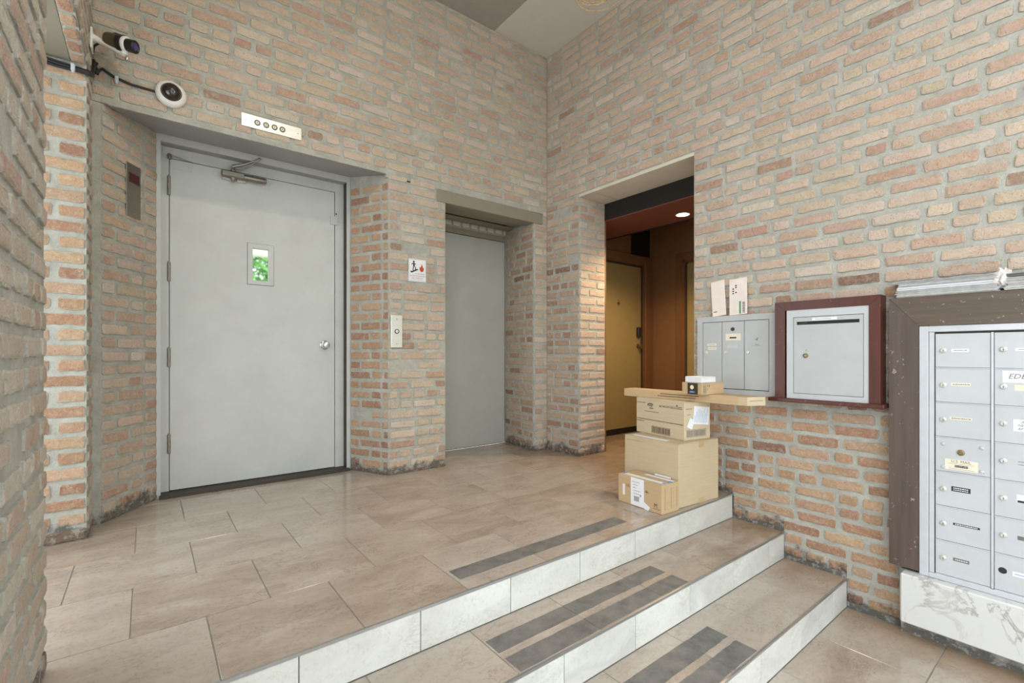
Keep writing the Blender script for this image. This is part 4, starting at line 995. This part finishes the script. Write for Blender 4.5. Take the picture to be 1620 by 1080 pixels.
# marble base
mx = 2.86; my1 = 0.618*mx/2.81; mz1 = min(0.9+(-0.134-0.9)*mx/2.81, fz_0-0.001); mz0 = 0.9+(-0.366-0.9)*mx/2.81
o = B().bbox(mx, 2.936, by0-0.1, my1, mz0, mz1, 0.006).build('marble_panel', 'marble'); tag(o, 'white veined marble slab below the bank of mailboxes', 'marble slab')
o = B().box(2.936, XR+0.01, by0-0.1, my1+0.012, ZF, mz1-0.004).build('trim_5', 'mortar'); tag(o, 'rough mortar curb behind the marble slab', kind='structure')
# papers lying on top of the bank
pz = bz1
def booklet(y0, y1, z, th, x0, x1, lab, mat='paper', grp='papers on the mailbox bank'):
    rg = random.Random(int(z*9000+y0*100)); b_ = B()
    n_ = 5
    for i in range(n_):
        a = th*i/n_; b_.bbox(x0+rg.uniform(-.004, .004), x1, y0+rg.uniform(-.004, .004), y1+rg.uniform(-.005, .005), z+a, z+a+th/n_*0.86, 0.0006)
    o = b_.build('magazine', mat); tag(o, lab, 'magazine', grp); return o
zz = pz+0.0005
ordn = ['lowest', 'second lowest', 'third', 'second highest', 'topmost']
for i in range(5):
    th = (0.019, 0.015, 0.018, 0.012, 0.011)[i]
    booklet(0.30+0.004*(i % 2), 0.655-0.003*i+(0.028 if i == 4 else 0), zz, th, 2.905+0.004*(i % 3), XR-0.012, ordn[i]+' magazine in the stack at the corner of the mailbox bank', 'news' if i != 2 else 'paper'); zz += th+0.0006
zz = pz+0.0005
for i in range(4):
    th = (0.019, 0.016, 0.017, 0.016)[i]
    booklet(-0.03+0.006*i, 0.283-0.006*(i % 2), zz, th, 2.902+0.003*i, XR-0.012, ('lowest', 'second', 'third', 'topmost')[i]+' plastic-wrapped magazine beside the crinkled wrapper on the mailbox bank', 'news' if i != 3 else 'ink_soft'); zz += th+0.0006
bm = bmesh.new(); bmesh.ops.create_icosphere(bm, subdivisions=3, radius=1)
rg = random.Random(5)
for v in bm.verts:
    q = v.co.copy(); s_ = 1+rg.uniform(-.28, .2); v.co = Vector((2.935+q.x*0.03*s_, 0.292+q.y*0.032*s_, pz+0.054+q.z*0.046*s_*(1 if q.z > -0.5 else 0.9)))
    v.co.z = max(v.co.z, pz+0.001)
me = bpy.data.meshes.new('plastic_wrapper'); bm.to_mesh(me); bm.free(); me.materials.append(M['plastic_bag'])
o = bpy.data.objects.new('plastic_wrapper', me); C.objects.link(o); tag(o, 'crumpled clear plastic wrapper between the magazine stacks', 'wrapper')

# ------------------------------------------------------------------ parcels
def parcel(name, corner, yaw, w_, d_, h_, z, mat, lab, flap=True):
    """corner: the near corner towards the camera; x runs along the face turned to the steps, y along the face turned to the landing"""
    t = empty(name, (corner[0], corner[1], z), R(yaw)); tag(t, lab, 'box')
    b_ = B(); s_ = 0.0025
    b_.bbox(0, w_, 0, d_, 0, h_-0.003, 0.003)
    o = b_.build('carton', mat, t)
    for v in o.data.vertices:      # slightly bulging sides
        pass
    if flap:
        B().bbox(0.0006, w_-0.0006, 0.0006, d_/2-0.0012, h_-0.004, h_, 0.001).build('flap', mat, t)
        B().bbox(0.0006, w_-0.0006, d_/2+0.0012, d_-0.0006, h_-0.004, h_, 0.001).build('flap', mat, t)
    mf = frame_m((w_/2, 0, h_/2), (1, 0, 0), (0, -1, 0)); ml = frame_m((0, d_/2, h_/2), (0, -1, 0), (-1, 0, 0)); mt = frame_m((w_/2, d_/2, h_), (1, 0, 0), (0, 0, 1))
    return t, mf, ml, mt
def PB(b_, name, mat, par): return b_.build(name, mat, par)
rr = random.Random(11)
def dashes(b_, m, x0, x1, y, s_, z=0.0006):
    x_ = x0
    while x_ < x1:
        ww = rr.uniform(.6, 1.6)*s_; quad(b_, m, x_, min(x_+ww, x1), y-s_*.4, y+s_*.4, z); x_ += ww+s_*.45
t, mf, ml, mt = parcel('large_carton', (2.432, 1.546), -5.0, 0.385, 0.42, 0.372, 0, 'card1', 'large plain cardboard box at the bottom of the parcel stack')
bb = B(); quad(bb, mf, -0.005, 0.045, 0.148, 0.186, 0.0008); quad(bb, mf, -0.005, 0.045, -0.186, -0.155, 0.0008); PB(bb, 'packing_tape', 'tape', t)
bb = B(); quad(bb, mt, -0.17, -0.13, -0.10, 0.17, 0.0008); PB(bb, 'address_label', 'paper', t)
bb = B(); dashes(bb, ml, -0.19, -0.06, 0.16, 0.003); PB(bb, 'faint_print', 'ink_soft', t)
t, mf, ml, mt = parcel('small_carton', (2.262, 1.541), -3.5, 0.152, 0.325, 0.166, 0, 'card3', 'small taped cardboard box on the landing in front of the large box')
bb = B(); quad(bb, ml, -0.062, 0.036, -0.078, 0.083, 0.0008); PB(bb, 'shipping_label', 'paper', t)
bb = B(); quad(bb, ml, 0.025, 0.075, -0.083, -0.05, 0.001, rot=-0.5); quad(bb, ml, -0.125, -0.108, -0.035, 0.03, 0.0008); PB(bb, 'paper_scrap', 'paper', t)
bb = B(); z8 = 0.0014
for i, (a, c) in enumerate(((-0.05, 0.005), (-0.045, -0.01), (-0.045, -0.02), (-0.04, 0.01), (-0.04, 0.008), (-0.04, 0.005))): dashes(bb, ml, a, c, 0.06-0.017*i, 0.0034, z8)
barcode(bb, ml @ Matrix.Translation((0, 0, 0.0009)), -0.04, 0.005, -0.056, -0.022, rr, False); quad(bb, ml, 0.008, 0.016, -0.018, -0.008, z8)
PB(bb, 'label_print', 'ink_soft', t)
bb = B(); lettering(bb, 'UL', 0.024, ml, -0.083, 0.026); lettering(bb, 'alc', 0.024, ml, 0.058, 0.022); lettering(bb, 'M.', 0.034, ml, 0.122, -0.042, sx=0.9); dashes(bb, ml, 0.1, 0.15, -0.06, 0.004); PB(bb, 'carton_print', 'ink_brown', t)
bb = B(); quad(bb, mt, -0.056, -0.02, -0.155, 0.155, 0.001); quad(bb, mt, 0.03, 0.055, -0.15, 0.05, 0.001); PB(bb, 'top_label', 'paper', t)
bb = B(); quad(bb, mt, -0.056, -0.02, 0.135, 0.155, 0.0014); quad(bb, mt, -0.05, -0.025, -0.155, -0.135, 0.0014); quad(bb, mt, 0.0, 0.03, -0.155, -0.135, 0.0014); PB(bb, 'blue_edge', 'ink_blue', t)
bb = B()
for x_ in (-0.05, 0.004, 0.055):
    dashes(bb, mf @ Matrix.Rotation(PI/2, 4, 'Z'), -0.06, 0.06, -x_, 0.0026)
PB(bb, 'side_print', 'ink_brown', t)
bb = B(); quad(bb, mf, -0.024, -0.022, -0.08, 0.08); quad(bb, mf, 0.026, 0.028, -0.08, 0.08); PB(bb, 'fold_line', 'tape', t)
o = B().bbox(0, 0.006, -0.055, 0.055, 0, 0.028, 0.001).build('shipping_pouch', 'paper', t); o.location = (0.156, 0.12, 0.145)
zt = 0.372
t, mf, ml, mt = parcel('printed_carton', (2.552, 1.584), -10.5, 0.225, 0.415, 0.233, zt+0.0005, 'card2', 'printed carton with barcodes on top of the large plain box')
bb = B(); dashes(bb, ml, -0.2, -0.12, 0.086, 0.005); lettering(bb, 'BATHROOM TISSUE', 0.0185, ml, 0.07, 0.075, sx=0.82); dashes(bb, ml, -0.13, 0.0, 0.032, 0.004)
dashes(bb, ml, -0.2, 0.2, -0.022, 0.0062); dashes(bb, ml, -0.2, -0.13, -0.036, 0.0055)
dashes(bb, ml, 0.14, 0.19, 0.083, 0.004); dashes(bb, ml, 0.14, 0.19, 0.073, 0.005); quad(bb, ml, 0.145, 0.155, 0.088, 0.096)
barcode(bb, ml, -0.065, 0.095, -0.104, -0.058, rr)
PB(bb, 'carton_print', 'ink_brown', t)
bb = B()      # swoosh emblem
for r0, a0, a1, off in ((0.024, 0.3, 3.3, 0.0), (0.018, 0.2, 2.9, -0.006), (0.012, -0.1, 2.6, -0.010)):
    pts = [(-0.075+1.15*r0*math.cos(a0+(a1-a0)*i/10), 0.072+off+0.62*r0*math.sin(a0+(a1-a0)*i/10)) for i in range(11)]
    pts += [(-0.075+1.15*(r0*.72)*math.cos(a1-(a1-a0)*i/10), 0.072+off+0.62*(r0*.62)*math.sin(a1-(a1-a0)*i/10)) for i in range(11)]
    poly(bb, ml, pts)
quad(bb, ml, -0.085, -0.05, 0.052, 0.057); PB(bb, 'emblem', 'ink_brown', t)
bb = B(); barcode(bb, mf, -0.095, 0.075, -0.098, -0.052, rr); dashes(bb, mf, -0.1, -0.05, 0.075, 0.006); dashes(bb, mf, 0.085, 0.1, 0.09, 0.005); dashes(bb, mf, -0.09, -0.06, 0.04, 0.004); PB(bb, 'end_print', 'ink_soft', t)
bb = B(); quad(bb, mf, -0.035, 0.1, -0.025, 0.085, 0.001, rot=-0.1); quad(bb, mf, -0.08, -0.035, -0.045, 0.015, 0.0013, rot=-0.45); PB(bb, 'shipping_label', 'paper', t)
bb = B()
mr = mf @ Matrix.Translation((0.033, 0.03, 0.001)) @ Matrix.Rotation(-0.1+PI/2, 4, 'Z')
for i in range(9): dashes(bb, mr, -0.042, rr.uniform(0.0, 0.042), 0.055-0.013*i, 0.004)
PB(bb, 'label_print', 'ink_blue', t)
z2 = zt+0.2335
# long flat carton with a slanted end
t = empty('long_flat_carton', (2.652, 1.258, z2), 0); tag(t, 'long flat cardboard carton lying across the printed carton', 'box')
PB(B().prism([(0, 0), (0.115, -0.048), (0.115, 0.86), (0, 0.856)], 0.0006, 0.05), 'carton', 'card3', t)
PB(B().prism([(-0.0008, 0.0), (-0.0008, 0.05), (0.0, 0.05), (0.0, 0.0)], 0.002, 0.048), 'end_fold', 'card1', t)
mle = frame_m((-0.001, 0.43, 0.025), (0, -1, 0), (-1, 0, 0))
bb = B(); dashes(bb, mle, -0.13, 0.14, 0.008, 0.006); dashes(bb, mle, -0.15, 0.12, -0.006, 0.006); PB(bb, 'carton_print', 'ink_brown', t)
e_u = Vector((0.115, -0.048, 0)).normalized(); mend = frame_m(Vector((0.0575, -0.024, 0.025)), e_u, (e_u.y, -e_u.x, 0))
PB(mbox(mend, -0.062, 0.062, -0.024, 0.0245, -0.0006, 0.0008, 0.0003), 'end_flap', 'card2', t)
bb = B(); dashes(bb, mend, -0.045, 0.045, 0.003, 0.004, 0.0012); PB(bb, 'end_print', 'ink_soft', t)
z3 = z2+0.0506
t, mf, ml, mt = parcel('small_printed_carton', (2.572, 1.482), -8.0, 0.20, 0.145, 0.069, z3, 'card3', 'small brown box with black logo patch below the white box')
bb = B(); quad(bb, ml, -0.03, 0.043, -0.034, 0.033, 0.0008); PB(bb, 'logo_patch', 'ink_brown', t)
bb = B(); bb.lathe([(0, 0), (0.013, 0), (0.013, 0.0006), (0, 0.0006)], ml @ Vector((0.002, 0.008, 0.0008)), (-1, 0, 0), 16); PB(bb, 'logo_disc', 'cream', t)
bb = B(); poly(bb, ml @ Matrix.Translation((0, 0, .0008)), [(-0.02, -0.021), (0.0, -0.014), (0.025, -0.019), (0.018, -0.024), (-0.01, -0.025)]); PB(bb, 'logo_wave', 'ink_blue', t)
bb = B(); barcode(bb, mf @ Matrix.Rotation(PI/2, 4, 'Z'), -0.028, 0.026, 0.062, 0.092, rr); quad(bb, mf, -0.05, -0.044, 0.012, 0.024); quad(bb, mf, -0.036, -0.03, 0.012, 0.024); quad(bb, mf, -0.05, -0.047, -0.01, 0.006); PB(bb, 'box_print', 'ink_soft', t)
t, mf, ml, mt = parcel('white_carton', (2.587, 1.492), -6.0, 0.135, 0.118, 0.039, z3+0.0695, 'card_white', 'small white box on top of the parcel stack', False)
PB(B().box(-0.0004, 0.1354, -0.0004, 0.1184, 0.03, 0.0305), 'lid_seam', 'ink_soft', t)

# ------------------------------------------------------------------ rattan pendant lamps (one rim reaches into the frame, two unseen ones are added for light)
def pendant(LX, LY, LZ, lab, watts):
    t = empty('pendant_lamp', (LX, LY, ZC)); tag(t, lab, 'lamp', 'rattan pendant lamps')
    bb = B()
    for k in range(13):
        hh = k/12; rr_ = 0.125*math.sin(0.35+hh*1.25)/math.sin(1.6)+0.01; zc = LZ+0.19*(1-hh)
        bb.tube([(LX-0.03+rr_*math.cos(a), LY+rr_*math.sin(a), zc+0.004*math.sin(9*a+k*PI)) for a in [2*PI*i/36 for i in range(37)]], 0.0042, 6, False)
    P(bb, 'woven_shade', 'rattan', t, True)
    P(B().tube([(LX+0.005+0.165*math.cos(a), LY-0.01+0.165*math.sin(a), LZ-0.01) for a in [2*PI*i/48 for i in range(49)]], 0.0035, 8, False), 'outer_ring', 'rattan', t, True)
    bb = B()
    for a in (0.3, 2.4, 4.5): bb.tube([(LX+0.005+0.165*math.cos(a), LY-0.01+0.165*math.sin(a), LZ-0.01), (LX-0.03+0.06*math.cos(a), LY+0.06*math.sin(a), LZ+0.17)], 0.003, 6)
    P(bb, 'ring_stay', 'rattan', t, True)
    P(B().tube([(LX-0.03, LY, LZ+0.18), (LX-0.03, LY, ZC)], 0.004, 8), 'cord', 'cable', t)
    P(B().lathe([(0, 0), (0.05, 0), (0.045, -0.02), (0, -0.022)], (LX-0.03, LY, ZC), (0, 0, 1), 20), 'canopy', 'white', t, True)
    P(B().lathe([(0, 0), (0.018, 0.01), (0.026, 0.035), (0.018, 0.06), (0.012, 0.085), (0, 0.085)], (LX-0.03, LY, LZ+0.10), (0, 0, 1), 16), 'bulb', 'white', t, True)
    if not watts: return          # switched off
    ld = bpy.data.lights.new('pendant_fill', 'POINT'); ld.energy = watts; ld.color = (1, 0.96, 0.9); ld.shadow_soft_size = 0.06
    lo = bpy.data.objects.new('pendant_fill', ld); C.objects.link(lo); lo.location = (LX-0.03, LY, LZ+0.03); lo.parent = t; lo.matrix_parent_inverse = world(t).inverted()
pendant(2.36, 2.10, 3.30, 'woven rattan pendant lamp near the brick corner', 0)
pendant(0.62, 1.75, 3.30, 'added out-of-view rattan pendant lamp brightening the landing and elevator wall', 27)  # unseen lamp, added to brighten the elevator wall
pendant(1.35, 0.25, 3.30, 'added out-of-view rattan pendant lamp brightening the lower floor and left wall', 15)  # another unseen lamp, added to lift the near left wall and foreground

# ------------------------------------------------------------------ street side behind the camera (seen mirrored in the door's small pane)
o = B().box(-1.6, 4.6, -0.8, -0.7, 3.35, ZC+0.08).build('wall_front', 'concrete'); tag(o, 'concrete header over the glazed street entrance', kind='structure')
g = B().box(-14, 18, -22, -1.3, ZF-0.15, ZF-0.05).build('floor_pavement', 'pave'); tag(g, 'street pavement outside the entrance', kind='structure')
o = B().box(-0.5, 4.5, -3.2, -3.0, 2.86, 3.12).build('trim_6', 'concrete'); tag(o, 'concrete canopy beam outside the entrance', kind='structure')
t = empty('street_tree', (2.6, -6.5, ZF-0.05)); tag(t, 'green leafy tree outside the entrance mirrored in the door window', 'tree')
P(B().tube([(2.6, -6.5, ZF-0.05), (2.62, -6.5, 1.2), (2.55, -6.55, 3.2)], [0.11, 0.09, 0.05], 10), 'trunk', 'bark', t, True)
rg = random.Random(21); V, F = [], []
for i in range(16000):
    a, e_, r_ = rg.uniform(0, 2*PI), math.asin(rg.uniform(-1, 1)), rg.uniform(.35, 1)**.5
    c = Vector((2.4+2.6*r_*math.cos(a)*math.cos(e_), -6.5+1.1*r_*math.sin(a)*math.cos(e_), 3.0+2.0*r_*math.sin(e_)))
    u = Vector((rg.uniform(-1, 1), rg.uniform(-1, 1), rg.uniform(-1, 1))).normalized(); v = u.cross(Vector((rg.uniform(-1, 1), rg.uniform(-1, 1), rg.uniform(-1, 1)))).normalized()
    L_, W_ = rg.uniform(.06, .11), rg.uniform(.03, .05); k = len(V)
    V += [c-u*L_, c+v*W_, c+u*L_, c-v*W_]; F.append((k, k+1, k+2, k+3))
o = mesh_obj('foliage', V, F, 'leaf'); o.parent = t; o.matrix_parent_inverse = world(t).inverted(); o['kind'] = 'stuff'
